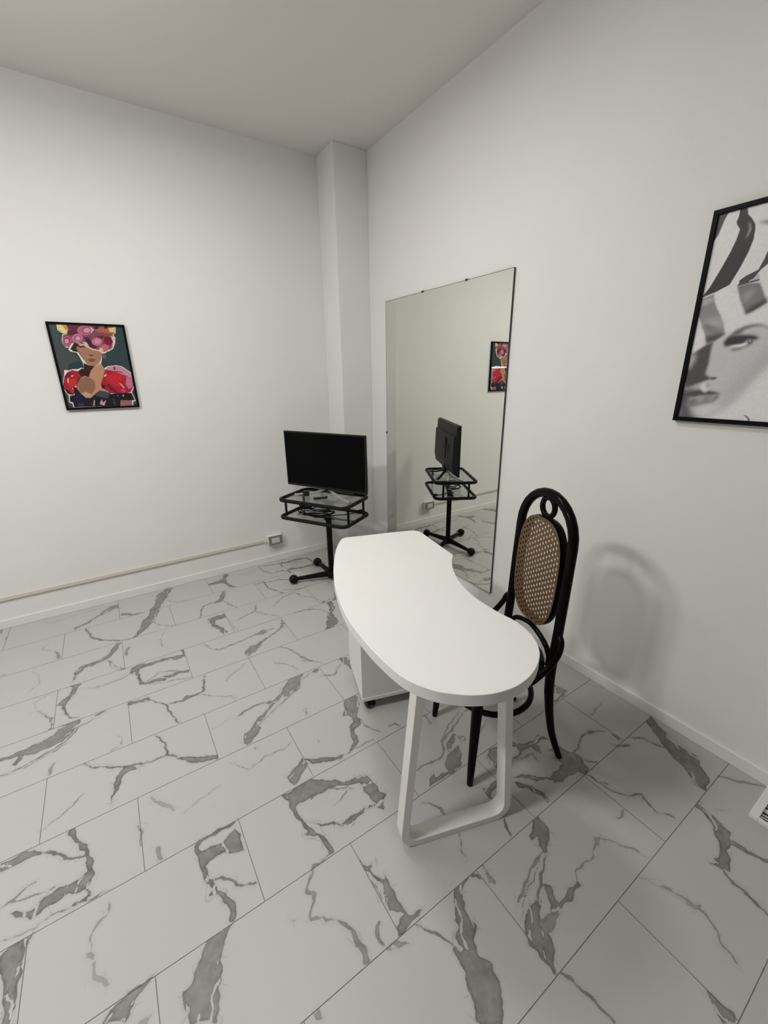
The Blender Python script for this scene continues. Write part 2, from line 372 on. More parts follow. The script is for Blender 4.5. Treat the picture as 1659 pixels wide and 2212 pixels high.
# ------------------------------------------------------------------ marble tile floor
# veins of the tiles in millimetres on the floor: kind, depth of tone, width, x y x y ...
VEINS = """
P 80 0 -1718 -18 -1679 -23 -1707 -90 -1742 -165 -1768 -219 -1816 -318 -1801 -310 -1815 -372 -1858 -461 -1891 -519 -1919 -546 -1948 -587 -1975 -612 -1992 -600 -1959 -564 -1934 -489 -1920 -419 -1877 -364 -1856 -290 -1823 -219 -1810 -150 -1790 -75
L 70 12 -2228 -303 -2202 -397 -2190 -450 -2154 -495 -2118 -536 -2047 -577 -1986 -604
L 60 5 -1746 -195 -1720 -252 -1677 -274 -1612 -296
L 50 7 -1858 -461 -1831 -528 -1752 -599
P 70 0 -2291 -290 -2253 -254 -2210 -236 -2165 -183 -2098 -141 -2035 -111 -2034 -82 -2082 -71 -2138 -131 -2191 -199 -2241 -230 -2284 -249
L 40 5 -2467 -42 -2433 -88 -2346 -92 -2258 -66 -2151 -68 -2041 -80
L 50 5 -2253 -254 -2138 -166 -2036 -129
P 80 0 -2032 -222 -1999 -238 -1967 -274 -1892 -294 -1968 -294 -2027 -260
P 60 0 -2037 -759 -2022 -691 -2002 -663 -2002 -704 -2018 -745 -2026 -774
P 80 0 -2072 -602 -2038 -613 -2061 -650 -2087 -711 -2116 -742 -2155 -752 -2193 -769 -2225 -763 -2251 -803 -2262 -851 -2272 -837 -2267 -781 -2247 -737 -2188 -734 -2144 -723 -2103 -687 -2085 -634
P 60 0 -2122 -738 -2100 -790 -2080 -851 -2037 -894 -2022 -914 -2081 -878 -2107 -828
L 60 5 -2261 -796 -2270 -845 -2284 -878
P 85 0 -1760 -891 -1738 -906 -1740 -962 -1779 -980 -1825 -959 -1870 -947 -1928 -943 -1974 -947 -1972 -1004 -1966 -1063 -1941 -1091 -1886 -1092 -1842 -1094 -1795 -1087 -1740 -1111 -1750 -1134 -1798 -1112 -1834 -1121 -1879 -1123 -1943 -1110 -1979 -1092 -1984 -1018 -1991 -958 -2014 -976 -2005 -914 -1971 -907 -1926 -921 -1856 -920 -1786 -943 -1749 -942
L 70 6 -1940 -1081 -1880 -1034 -1827 -1070 -1746 -1114
L 70 5 -1923 -1124 -1838 -1150 -1746 -1185
L 60 6 -2222 -955 -2167 -985 -2105 -989 -2052 -983 -2013 -954
P 80 0 -2288 -892 -2233 -902 -2257 -948 -2265 -981 -2292 -1030 -2297 -1081 -2278 -1147 -2236 -1183 -2277 -1164 -2302 -1104 -2314 -1042 -2334 -1026 -2312 -998 -2285 -978 -2277 -934
L 50 5 -2413 -368 -2442 -421 -2401 -452 -2365 -503 -2350 -582
P 60 0 -2372 -477 -2345 -535 -2344 -594 -2368 -577 -2356 -565
L 50 6 -2441 -1018 -2411 -1012 -2381 -1059 -2351 -1105 -2338 -1188
P 60 0 -2376 -1059 -2342 -1112 -2338 -1196 -2358 -1182 -2344 -1176 -2351 -1130
L 30 5 -2411 -1012 -2426 -948 -2383 -911 -2341 -910
P 80 0 -2513 -1261 -2482 -1268 -2436 -1264 -2373 -1256 -2325 -1236 -2302 -1188 -2267 -1179 -2227 -1198 -2248 -1241 -2272 -1288 -2296 -1309 -2325 -1311 -2384 -1313 -2432 -1302 -2450 -1343 -2463 -1328 -2452 -1295 -2495 -1287 -2510 -1283
L 70 8 -2498 -1368 -2454 -1373 -2388 -1359 -2335 -1340 -2279 -1313 -2239 -1247 -2167 -1230
L 50 5 -2496 -1382 -2409 -1378 -2349 -1358 -2270 -1326
L 70 15 -2176 -1207 -2158 -1206 -2129 -1204
P 85 0 -2039 -1198 -1993 -1209 -1948 -1226 -1945 -1253 -1994 -1232 -2038 -1224
L 80 10 -1954 -1241 -1882 -1327 -1878 -1383 -1852 -1481
P 80 0 -1881 -1322 -1814 -1331 -1795 -1311 -1755 -1329 -1722 -1332 -1703 -1263 -1679 -1198 -1690 -1272 -1712 -1338 -1746 -1344 -1779 -1347 -1821 -1344
L 60 5 -1725 -1349 -1670 -1406 -1601 -1444 -1589 -1480
P 75 0 -1453 -1170 -1444 -1126 -1403 -1088 -1363 -1093 -1337 -1078 -1296 -1063 -1228 -1037 -1170 -983 -1153 -924 -1141 -988 -1174 -1013 -1248 -1052 -1319 -1090 -1382 -1155 -1437 -1182
L 70 7 -1628 -906 -1603 -977 -1562 -1027 -1506 -1017 -1406 -1002 -1300 -987 -1227 -991
L 50 5 -1150 -1013 -1234 -1053 -1300 -1075
P 70 0 -1360 -991 -1280 -970 -1264 -1012 -1324 -1015
P 85 0 -1554 -638 -1516 -630 -1436 -641 -1438 -684 -1512 -683 -1528 -721 -1495 -798 -1483 -867 -1501 -885 -1518 -807 -1546 -740
L 50 4 -1439 -717 -1429 -822 -1420 -899
L 70 10 -1592 -595 -1566 -508 -1539 -447 -1458 -434 -1401 -394 -1368 -325
L 70 7 -1419 -402 -1390 -519 -1355 -599
P 80 0 -1468 -446 -1434 -431 -1380 -304 -1358 -319 -1391 -421 -1430 -453
P 85 0 -1458 -118 -1387 -111 -1330 -89 -1294 -15 -1274 -44 -1312 -126 -1309 -221 -1277 -302 -1318 -260 -1339 -168 -1398 -159 -1447 -148
L 60 5 -1253 -69 -1153 -113 -1056 -104
L 70 9 -1400 -767 -1330 -734 -1262 -718 -1229 -638
L 60 5 -1262 -718 -1211 -806 -1145 -869
P 85 0 -802 -880 -766 -897 -783 -976 -830 -1034 -849 -1156 -904 -1198 -956 -1187 -900 -1105 -881 -1051 -823 -985
L 70 7 -1045 -886 -968 -903 -882 -944 -856 -1016
L 60 7 -1288 -1166 -1228 -1235 -1196 -1334 -1162 -1419 -1108 -1487
P 50 0 -1207 -1275 -1189 -1351 -1144 -1443 -1194 -1397
P 80 0 -1632 -1765 -1610 -1721 -1587 -1713 -1555 -1679 -1541 -1721 -1567 -1750 -1595 -1776 -1623 -1784
P 75 0 -1499 -1569 -1437 -1593 -1384 -1562 -1328 -1498 -1274 -1459 -1232 -1487 -1261 -1523 -1291 -1565 -1346 -1607 -1398 -1601 -1435 -1622 -1478 -1646 -1526 -1690 -1562 -1683 -1515 -1656 -1466 -1628 -1459 -1606
L 70 10 -1619 -1602 -1548 -1581 -1489 -1576
L 60 6 -1632 -1765 -1541 -1704 -1431 -1643 -1298 -1581 -1268 -1539 -1163 -1500
P 70 0 -1194 -1507 -1151 -1504 -1170 -1530
L 30 5 -1734 -1606 -1684 -1608 -1647 -1584
P 50 0 -1342 -1730 -1319 -1733 -1333 -1753 -1338 -1785 -1341 -1766
P 80 0 -1132 -1763 -1075 -1792 -1097 -1852 -1138 -1912 -1153 -1960 -1192 -1974 -1198 -2016 -1209 -2045 -1271 -2074 -1231 -2023 -1209 -1962 -1173 -1930 -1174 -1887 -1201 -1869 -1160 -1827
L 60 7 -1140 -1927 -1141 -1992 -1096 -2057
P 80 0 -1531 -2027 -1490 -2011 -1447 -1982 -1442 -2018 -1487 -2063 -1519 -2083 -1536 -2054
P 85 0 -1443 -1984 -1379 -2028 -1290 -2068 -1314 -2072 -1343 -2065 -1396 -2043 -1422 -2032
L 50 7 -1302 -2069 -1210 -2066 -1149 -2064
L 80 9 -1950 -1498 -1921 -1577 -1920 -1642 -1889 -1676
P 85 0 -1897 -1671 -1848 -1704 -1740 -1766 -1750 -1790 -1794 -1760 -1838 -1751 -1856 -1725
L 70 9 -1920 -1644 -1972 -1640 -1998 -1636
L 80 8 -2212 -1491 -2184 -1536 -2128 -1574 -2071 -1606 -2006 -1637 -1989 -1629
L 40 6 -1715 -1821 -1687 -1859 -1644 -1908 -1569 -1886 -1502 -1897 -1453 -1880
L 80 9 -1027 -44 -1015 -159 -971 -230 -881 -226 -855 -260
L 80 9 -1000 -52 -858 -79 -842 -174
L 80 10 -1059 -349 -971 -363 -766 -481 -745 -567
L 85 9 -1138 -340 -1074 -338 -1075 -451 -1044 -516 -1008 -592
L 70 8 -998 -539 -893 -599 -791 -581
L 70 6 -1134 -726 -1037 -646 -939 -623 -919 -707 -832 -796 -726 -882
L 60 6 -2608 -582 -2579 -584
L 30 5 -2470 -631 -2435 -688 -2423 -773 -2472 -850
L 60 7 -2675 -102 -2659 -53 -2643 -49
L 40 5 -1802 -627 -1842 -688 -1841 -788 -1815 -832
L 35 5 -2098 -1406 -2077 -1435 -2083 -1475 -2117 -1480
L 40 7 -1598 -1314 -1545 -1274 -1471 -1232
L 40 8 -1336 -1324 -1281 -1374 -1253 -1439
P 80 0 -1017 -1494 -974 -1511 -972 -1561 -1002 -1634 -1012 -1592 -1014 -1556 -1026 -1524
L 60 7 -1171 -1562 -1106 -1596 -1035 -1542
L 60 11 -2329 -1483 -2321 -1424
P 85 0 -2110 -1648 -2097 -1632 -2072 -1611 -2047 -1621 -2024 -1644 -2057 -1647 -2082 -1649 -2091 -1679 -2104 -1711 -2116 -1742 -2125 -1774 -2126 -1773 -2115 -1698
L 35 14 -1994 -1819 -1963 -1867 -1927 -1918
L 35 6 -1904 -1954 -1870 -1940 -1819 -1931 -1760 -1916
L 45 7 -2340 -1739 -2295 -1716 -2241 -1685 -2217 -1652
P 85 0 -2253 -1784 -2234 -1787 -2233 -1826 -2222 -1856 -2192 -1885 -2200 -1897 -2181 -1957 -2181 -2006 -2190 -2046 -2184 -2076 -2132 -2085 -2181 -2082 -2210 -2076 -2239 -2074 -2268 -2073 -2318 -2066 -2307 -2067 -2279 -2065 -2240 -2071 -2211 -2069 -2193 -2059 -2199 -2040 -2217 -2043 -2253 -2026 -2298 -2031 -2325 -2041 -2370 -2021 -2390 -1991 -2379 -1991 -2350 -2014 -2328 -2012 -2307 -1997 -2284 -1991 -2249 -1992 -2212 -1993 -2197 -1980 -2204 -1951 -2201 -1927 -2218 -1894 -2222 -1879 -2235 -1856 -2257 -1809
P 80 0 -2438 -1797 -2414 -1801 -2379 -1795 -2337 -1812 -2326 -1830 -2345 -1826 -2381 -1827 -2404 -1832 -2433 -1833
L 80 10 -2337 -1817 -2293 -1852 -2267 -1879 -2240 -1908 -2208 -1927
L 60 8 -2406 -1952 -2385 -1945 -2358 -1934 -2333 -1924
L 60 6 -2416 -1956 -2384 -1953 -2331 -1974 -2285 -1983
P 85 0 -2396 -2100 -2378 -2089 -2347 -2088 -2344 -2117 -2342 -2153 -2342 -2203 -2343 -2234 -2343 -2288 -2367 -2272 -2374 -2208 -2377 -2169 -2390 -2144
L 70 7 -2344 -2117 -2330 -2099 -2319 -2085
L 50 6 -2401 -2060 -2365 -2066 -2322 -2079 -2312 -2070
L 45 6 -2139 -2121 -2143 -2150 -2180 -2177 -2188 -2209 -2185 -2241
P 40 0 -2204 -2228 -2188 -2233 -2175 -2248 -2180 -2256 -2196 -2243
L 35 12 -2182 -2266 -2177 -2292 -2159 -2323 -2144 -2340
L 60 8 -2043 -1906 -2035 -1949 -2042 -1991
L 50 14 -1997 -2034 -1992 -2055 -1988 -2079
P 85 0 -1892 -2091 -1858 -2087 -1810 -2082 -1756 -2089 -1750 -2098 -1778 -2098 -1821 -2094 -1859 -2095 -1875 -2105
P 85 0 -1893 -2093 -1877 -2101 -1872 -2122 -1848 -2130 -1816 -2142 -1783 -2133 -1754 -2115 -1749 -2142 -1747 -2176 -1752 -2208 -1776 -2196 -1817 -2177 -1850 -2176 -1871 -2191 -1867 -2225 -1854 -2264 -1851 -2281 -1827 -2312 -1817 -2340 -1819 -2373 -1836 -2387 -1844 -2380 -1838 -2354 -1842 -2330 -1858 -2298 -1881 -2277 -1870 -2272 -1873 -2252 -1889 -2210 -1888 -2171 -1888 -2129
L 80 9 -1868 -2230 -1833 -2248 -1811 -2274 -1795 -2296 -1749 -2326
P 80 0 -1880 -2378 -1838 -2384 -1862 -2415 -1884 -2454 -1899 -2504 -1908 -2544 -1917 -2573 -1979 -2531 -1987 -2496 -1986 -2467 -1959 -2459 -1944 -2437 -1926 -2408 -1907 -2386
P 80 0 -2066 -2385 -2045 -2386 -2059 -2397 -2079 -2412 -2101 -2430 -2112 -2443 -2160 -2411 -2145 -2398 -2132 -2387 -2098 -2382
P 40 0 -2097 -2453 -2072 -2454 -2052 -2460 -2064 -2475
P 85 0 -1576 -2084 -1552 -2095 -1506 -2086 -1450 -2093 -1414 -2124 -1355 -2169 -1310 -2182 -1266 -2199 -1259 -2240 -1257 -2288 -1248 -2305 -1278 -2350 -1313 -2326 -1359 -2321 -1408 -2338 -1437 -2323 -1478 -2294 -1533 -2237 -1546 -2226 -1487 -2275 -1441 -2313 -1419 -2306 -1381 -2307 -1334 -2312 -1289 -2321 -1301 -2291 -1301 -2247 -1301 -2212 -1342 -2202 -1377 -2172 -1435 -2168 -1480 -2160 -1526 -2157 -1551 -2161 -1548 -2189 -1546 -2226 -1535 -2262 -1516 -2299 -1499 -2338 -1501 -2380 -1520 -2380 -1519 -2351 -1526 -2301 -1565 -2271 -1550 -2266 -1561 -2220 -1568 -2170 -1562 -2132
L 70 8 -1491 -2164 -1416 -2169 -1352 -2201 -1334 -2225
L 60 6 -1421 -2238 -1387 -2228 -1356 -2210
L 60 9 -1523 -2378 -1572 -2383 -1607 -2407 -1624 -2429 -1610 -2450 -1617 -2474 -1639 -2507 -1607 -2525 -1581 -2549
P 70 0 -1581 -2549 -1556 -2576 -1544 -2622 -1540 -2666 -1540 -2684 -1558 -2683 -1554 -2652 -1563 -2587 -1583 -2554
P 30 0 -1700 -2469 -1677 -2483 -1689 -2487
P 85 0 -1445 -2435 -1427 -2481 -1408 -2485 -1428 -2496 -1405 -2543 -1407 -2586 -1410 -2627 -1418 -2614 -1412 -2553 -1426 -2521 -1445 -2481
L 50 6 -1444 -2509 -1439 -2542 -1441 -2585
P 60 0 -1715 -2685 -1700 -2685 -1703 -2705 -1715 -2697
L 70 14 -1478 -2628 -1497 -2647 -1498 -2671
P 75 0 -1079 -2374 -1054 -2343 -1035 -2343 -1037 -2366 -993 -2372 -967 -2364 -949 -2351 -918 -2372 -933 -2381 -970 -2387 -1014 -2382 -1064 -2378
P 80 0 -921 -2492 -895 -2509 -858 -2505 -836 -2514 -858 -2529 -898 -2530 -933 -2556 -930 -2542 -924 -2518
L 60 10 -1146 -2415 -1118 -2442 -1105 -2472 -1107 -2506 -1082 -2523
P 85 0 -798 -2546 -778 -2563 -751 -2607 -738 -2650 -745 -2677 -758 -2674 -756 -2643 -773 -2603 -799 -2574
L 85 8 -937 -2610 -949 -2642 -968 -2679
L 50 6 -1111 -2571 -1139 -2607 -1145 -2641
P 80 0 -632 -2615 -569 -2614 -510 -2648 -502 -2678 -530 -2691 -543 -2669 -596 -2652 -640 -2652 -668 -2630 -692 -2605 -726 -2577 -752 -2553 -782 -2538 -780 -2530 -746 -2548 -714 -2579 -676 -2604 -660 -2619
L 70 8 -526 -2693 -523 -2725 -526 -2764 -508 -2799 -481 -2828 -438 -2857 -457 -2887 -464 -2919 -427 -2964
L 50 8 -610 -2850 -580 -2851 -552 -2844
P 80 0 -857 -2669 -831 -2684 -830 -2708 -842 -2743 -880 -2763 -903 -2782 -921 -2775 -909 -2752 -890 -2729 -919 -2727 -915 -2712 -874 -2692
L 60 10 -921 -2775 -972 -2778 -1024 -2791 -1061 -2803 -1094 -2817
L 70 8 -911 -2781 -959 -2803 -1008 -2832 -1056 -2850
L 60 5 -936 -2777 -1011 -2807 -1065 -2815 -1137 -2856
P 80 0 -1112 -2853 -1085 -2848 -1056 -2850 -1039 -2854 -1063 -2873 -1097 -2890 -1087 -2922 -1118 -2955 -1143 -2977 -1149 -2976 -1145 -2948 -1152 -2909 -1144 -2877
P 75 0 -994 -2830 -979 -2844 -999 -2874 -998 -2889 -936 -2887 -901 -2888 -904 -2894 -958 -2909 -1002 -2900 -1034 -2899 -1041 -2888 -1012 -2851
P 60 0 -1088 -2883 -1041 -2888 -1018 -2903 -1058 -2916 -1098 -2914 -1100 -2900
L 50 6 -901 -2888 -875 -2867 -831 -2868 -796 -2871 -746 -2849
L 50 7 -742 -2847 -709 -2869 -676 -2914 -654 -2941 -655 -2974
P 40 0 -738 -2840 -719 -2853 -743 -2864 -756 -2851
P 50 0 -1120 -2679 -1114 -2699 -1114 -2738 -1120 -2749 -1134 -2732 -1123 -2717
P 80 0 -1243 -2686 -1209 -2686 -1161 -2683 -1147 -2700 -1147 -2716 -1170 -2693 -1202 -2694 -1222 -2710 -1249 -2748 -1249 -2782 -1278 -2806 -1285 -2843 -1269 -2871 -1278 -2904 -1301 -2924 -1313 -2946 -1335 -2962 -1382 -2930 -1361 -2885 -1354 -2852 -1344 -2815 -1338 -2790 -1321 -2804 -1311 -2803 -1315 -2775 -1293 -2765 -1293 -2746 -1267 -2723
L 75 9 -1398 -2688 -1371 -2719 -1346 -2745 -1337 -2779 -1323 -2806
P 60 0 -1499 -2682 -1475 -2681 -1455 -2687 -1438 -2702 -1428 -2721 -1448 -2711 -1476 -2695
P 80 0 -1422 -2565 -1396 -2525 -1392 -2559 -1398 -2607 -1399 -2655 -1341 -2676 -1392 -2679 -1444 -2683 -1443 -2658 -1407 -2643 -1430 -2627 -1441 -2620 -1437 -2595
L 70 9 -1129 -2984 -1112 -3030 -1106 -3065 -1102 -3092 -1102 -3116
P 75 0 -847 -3210 -842 -3231 -842 -3251 -838 -3278 -860 -3278 -886 -3261 -876 -3238
L 25 5 -737 -2975 -698 -3033
L 50 8 -699 -3033 -681 -3058 -675 -3088 -663 -3120 -667 -3151 -683 -3180 -711 -3203 -717 -3239
P 45 0 -679 -3096 -665 -3109 -651 -3125 -673 -3124 -684 -3110
P 85 0 -328 -2980 -282 -2984 -306 -3005 -316 -3044 -330 -3096 -366 -3108 -410 -3113 -443 -3133 -470 -3139 -485 -3117 -467 -3101 -424 -3096 -391 -3074 -344 -3040 -326 -3012
P 75 0 -355 -3098 -347 -3134 -340 -3169 -322 -3206 -335 -3209 -355 -3168 -367 -3134 -374 -3108
L 75 9 -494 -3095 -484 -3110 -505 -3154 -507 -3190 -507 -3218 -521 -3259
L 60 5 -480 -3108 -496 -3145 -514 -3192
L 50 10 -108 -2982 -84 -3016 -58 -3051 -23 -3098
L 40 6 -277 -3030 -248 -3059
P 85 0 -56 -2675 5 -2680 -29 -2712 -42 -2729 -56 -2767 -87 -2791 -87 -2831 -81 -2896 -116 -2923 -152 -2967 -219 -2979 -231 -2958 -204 -2925 -180 -2879 -151 -2819 -122 -2776 -94 -2737
L 70 7 -226 -2677 -196 -2705 -166 -2734 -161 -2773 -143 -2801
L 70 9 -516 -2602 -444 -2597 -404 -2577 -349 -2573 -293 -2593 -276 -2610
P 60 0 -260 -2633 -252 -2651 -250 -2673 -273 -2674 -266 -2653
P 70 0 -309 -2677 -272 -2690 -246 -2720 -279 -2705
L 40 6 -241 -2531 -182 -2515 -97 -2503
L 50 5 -61 -2376 -53 -2410 -12 -2454
P 80 0 -520 -2538 -510 -2568 -501 -2604 -493 -2639 -500 -2677 -519 -2678 -529 -2651 -540 -2629 -568 -2631 -601 -2630 -655 -2633 -626 -2613 -570 -2609 -561 -2579
L 70 9 -514 -2534 -503 -2588 -493 -2639 -446 -2678
L 70 10 -665 -2640 -597 -2639 -557 -2652 -531 -2691 -523 -2729 -502 -2763
P 80 0 -897 -2264 -859 -2243 -839 -2244 -835 -2259 -855 -2277 -902 -2298 -921 -2304 -918 -2288
P 75 0 -942 -2315 -906 -2310 -859 -2305 -880 -2342 -915 -2368 -965 -2382 -985 -2375 -978 -2353
L 60 9 -675 -2169 -751 -2190 -814 -2216 -873 -2233 -912 -2254 -943 -2293 -977 -2305 -1022 -2296 -1080 -2297
L 50 6 -710 -2154 -789 -2182 -850 -2208 -906 -2243
L 50 8 -663 -2276 -718 -2298 -746 -2303
P 50 0 -833 -2269 -805 -2279 -819 -2301 -846 -2299
P 80 0 -799 -2404 -768 -2389 -719 -2392 -656 -2419 -617 -2453 -572 -2469 -527 -2460 -514 -2477 -513 -2501 -540 -2483 -579 -2487 -576 -2504 -602 -2523 -607 -2483 -643 -2474 -707 -2481 -724 -2477 -670 -2470 -667 -2442 -725 -2425 -766 -2448 -801 -2492 -809 -2460 -800 -2425
L 60 7 -711 -2478 -677 -2501 -633 -2510 -649 -2541
P 70 0 -565 -2526 -510 -2541 -516 -2575 -477 -2601 -486 -2644 -523 -2667 -573 -2647 -626 -2650 -656 -2648 -666 -2623 -631 -2614 -569 -2622 -533 -2620 -537 -2589
L 70 8 -784 -2533 -753 -2551 -730 -2585 -674 -2617 -640 -2621
P 70 0 -208 -2295 -194 -2320 -188 -2372 -233 -2382 -260 -2373 -221 -2360 -251 -2339
L 70 10 -323 -2370 -255 -2377
P 50 0 -466 -2243 -415 -2268 -353 -2285 -353 -2300 -403 -2296 -434 -2284 -485 -2260
P 75 0 -1082 -2376 -1057 -2346 -1040 -2341 -1044 -2361 -1009 -2365 -985 -2375 -1012 -2383 -1061 -2381
L 70 9 -1048 -2045 -1027 -2055 -1010 -2079
L 50 9 -877 -2087 -883 -2126 -888 -2141
L 100 8 -1598 -1823 -1595 -1825
L 100 8 -1356 -1936 -1353 -1939
"""


def seg_dist(P, a, b):
    d = b - a
    L2 = max(float(d @ d), 1e-12)
    t = np.clip(((P - a) @ d) / L2, 0, 1)
    q = P - (a + t[:, None] * d)
    return np.hypot(q[:, 0], q[:, 1]), t


def inside(P, poly):
    r = np.zeros(len(P), bool)
    x, y = P[:, 0], P[:, 1]
    n = len(poly)
    for i in range(n):
        x0, y0 = poly[i]
        x1, y1 = poly[i - 1]
        if y0 == y1:
            continue
        c = ((y0 > y) != (y1 > y)) & (x < (x1 - x0) * (y - y0) / (y1 - y0) + x0)
        r ^= c
    return r


def load_veins():
    out = []
    for ln in VEINS.strip().splitlines():
        a = ln.split()
        pts = np.array([float(v) / 1000 for v in a[3:]]).reshape(-1, 2)
        out.append((a[0], int(a[1]) / 100, float(a[2]) / 1000, pts))
    return out


def vein_field(P, traces):
    """largest signed distance to the traced veins (inside positive) and that vein's tone"""
    CL = 0.036
    sd = np.full(len(P), -CL)
    tone = np.full(len(P), 0.0)
    best = np.full(len(P), -1e9)
    # gentle waviness so that no vein edge runs dead straight
    x, y = P[:, 0], P[:, 1]
    P = P + np.stack([0.0030 * np.sin(61 * x + 23 * y + 1.3) + 0.0022 * np.sin(117 * y - 49 * x + .4) + 0.0012 * np.sin(233 * x + 171 * y),
                      0.0030 * np.sin(57 * y - 31 * x + 2.1) + 0.0022 * np.sin(109 * x + 63 * y) + 0.0012 * np.sin(251 * y - 139 * x)], 1)
    for ti, (kind, d, w, pts) in enumerate(traces):
        lo, hi = pts.min(0) - CL - w, pts.max(0) + CL + w
        idx = np.nonzero((P[:, 0] > lo[0]) & (P[:, 0] < hi[0]) & (P[:, 1] > lo[1]) & (P[:, 1] < hi[1]))[0]
        if not len(idx):
            continue
        Q = P[idx]
        n = len(pts)
        if kind == 'P':
            dm = np.full(len(Q), 1e9)
            for i in range(n):
                dm = np.minimum(dm, seg_dist(Q, pts[i - 1], pts[i])[0])
            s = np.where(inside(Q, pts), dm, -dm)
            c0 = pts.mean(0)
            ax = np.linalg.svd(pts - c0, full_matrices=False)[2][0]
            al, ac = (Q - c0) @ ax, (Q - c0) @ np.array([-ax[1], ax[0]])
            wave = np.sin(ac * 190 + 2.2 * np.sin(al * 21 + ti) + 1.2 * np.sin(al * 53 + 2.0 * ti) + ti * 1.7)
            gate = np.sin(al * 17 + ti * 2.3 + 0.8 * np.sin(ac * 60))
            isl = np.clip((wave - 0.55) * 0.06, 0, 0.02) * np.clip(gate * 2.0 - 0.2, 0, 1)
            s = s - isl * np.clip((s - 0.002) / 0.005, 0, 1)
        else:
            s = np.full(len(Q), -1e9)
            for i in range(n - 1):
                dd, t = seg_dist(Q, pts[i], pts[i + 1])
                f = (i + t) / (n - 1)
                hw = w * 0.5 * (0.55 + 0.45 * np.sin(np.pi * np.clip(f, 0.05, 0.95)))
                s = np.maximum(s, hw - dd)
        b = s > best[idx]
        tone[idx[b]] = d
        best[idx] = np.maximum(best[idx], s)
    return np.clip(best, -CL, CL), tone


def floor_material():
    m = bpy.data.materials.new('white_marble_effect_tile')
    m.use_nodes = True
    nt = m.node_tree
    b = nt.nodes['Principled BSDF']
    N = nt.nodes.new
    at = N('ShaderNodeAttribute')
    at.attribute_name = 'marble'
    sep = N('ShaderNodeSeparateColor')
    nt.links.new(at.outputs['Color'], sep.inputs['Color'])
    tc = N('ShaderNodeTexCoord')

    def noise(scale, detail, rough=0.55):
        n = N('ShaderNodeTexNoise')
        n.inputs['Scale'].default_value = scale
        n.inputs['Detail'].default_value = detail
        n.inputs['Roughness'].default_value = rough
        nt.links.new(tc.outputs['Object'], n.inputs['Vector'])
        return n.outputs['Fac']

    def math_(op, a, c, d=None):
        n = N('ShaderNodeMath')
        n.operation = op
        for i, s in enumerate((a, c, d)):
            if s is None:
                continue
            if isinstance(s, (int, float)):
                n.inputs[i].default_value = s
            else:
                nt.links.new(s, n.inputs[i])
        return n.outputs[0]

    def rng(v, a, c, lo, hi, smooth=True):
        n = N('ShaderNodeMapRange')
        n.interpolation_type = 'SMOOTHSTEP' if smooth else 'LINEAR'
        nt.links.new(v, n.inputs['Value'])
        for k, x in zip(('From Min', 'From Max', 'To Min', 'To Max'), (a, c, lo, hi)):
            n.inputs[k].default_value = x
        return n.outputs['Result']

    sd = math_('MULTIPLY_ADD', sep.outputs['Red'], 0.072, -0.036)
    rag = math_('MULTIPLY_ADD', noise(38, 5, 0.65), 0.0110, -0.0055)
    fine = math_('MULTIPLY_ADD', noise(150, 3, 0.6), 0.0032, -0.0016)
    sd2 = math_('ADD', math_('ADD', sd, rag), fine)
    mask = rng(sd2, -0.0014, 0.0014, 0, 1)
    halo = rng(sd2, -0.012, 0.0, 0, 0.12)
    core = rng(sd2, 0.001, 0.010, 1.0, 0.80)
    mott = rng(noise(26, 5, 0.65), 0.3, 0.7, 0.80, 1.06)
    isl = rng(noise(34, 4, 0.6), 0.68, 0.72, 1.0, 0.55)
    body = math_('MULTIPLY', math_('MULTIPLY', mask, mott), math_('MULTIPLY', core, isl))
    # thin threads that run beside the larger veins
    rid = math_('ABSOLUTE', math_('SUBTRACT', noise(6.5, 1.6, 0.5), 0.5), 0)
    thr = rng(rid, 0.0, 0.010, 0.30, 0.0)
    near = rng(sd2, -0.024, -0.006, 0, 1)
    body = math_('MAXIMUM', body, math_('MULTIPLY', thr, near))
    body = math_('MAXIMUM', body, halo)
    amt = math_('MINIMUM', math_('MULTIPLY', body, math_('MULTIPLY_ADD', sep.outputs['Green'], 1.0, 0.10)), 1.0)
    cloud = rng(noise(3.1, 5, 0.6), 0.62, 0.82, 0, 0.10)
    amt = math_('MAXIMUM', amt, cloud)
    mx = N('ShaderNodeMix')
    mx.data_type = 'RGBA'
    mx.inputs[6].default_value = (0.462, 0.454, 0.442, 1)
    hue = N('ShaderNodeMix')
    hue.data_type = 'RGBA'
    hue.inputs[6].default_value = (0.098, 0.087, 0.085, 1)
    hue.inputs[7].default_value = (0.108, 0.098, 0.089, 1)
    nt.links.new(sep.outputs['Blue'], hue.inputs[0])
    nt.links.new(hue.outputs[2], mx.inputs[7])
    nt.links.new(amt, mx.inputs[0])
    nt.links.new(mx.outputs[2], b.inputs['Base Color'])
    b.inputs['Roughness'].default_value = 0.42
    b.inputs['Specular IOR Level'].default_value = 0.35
    return m


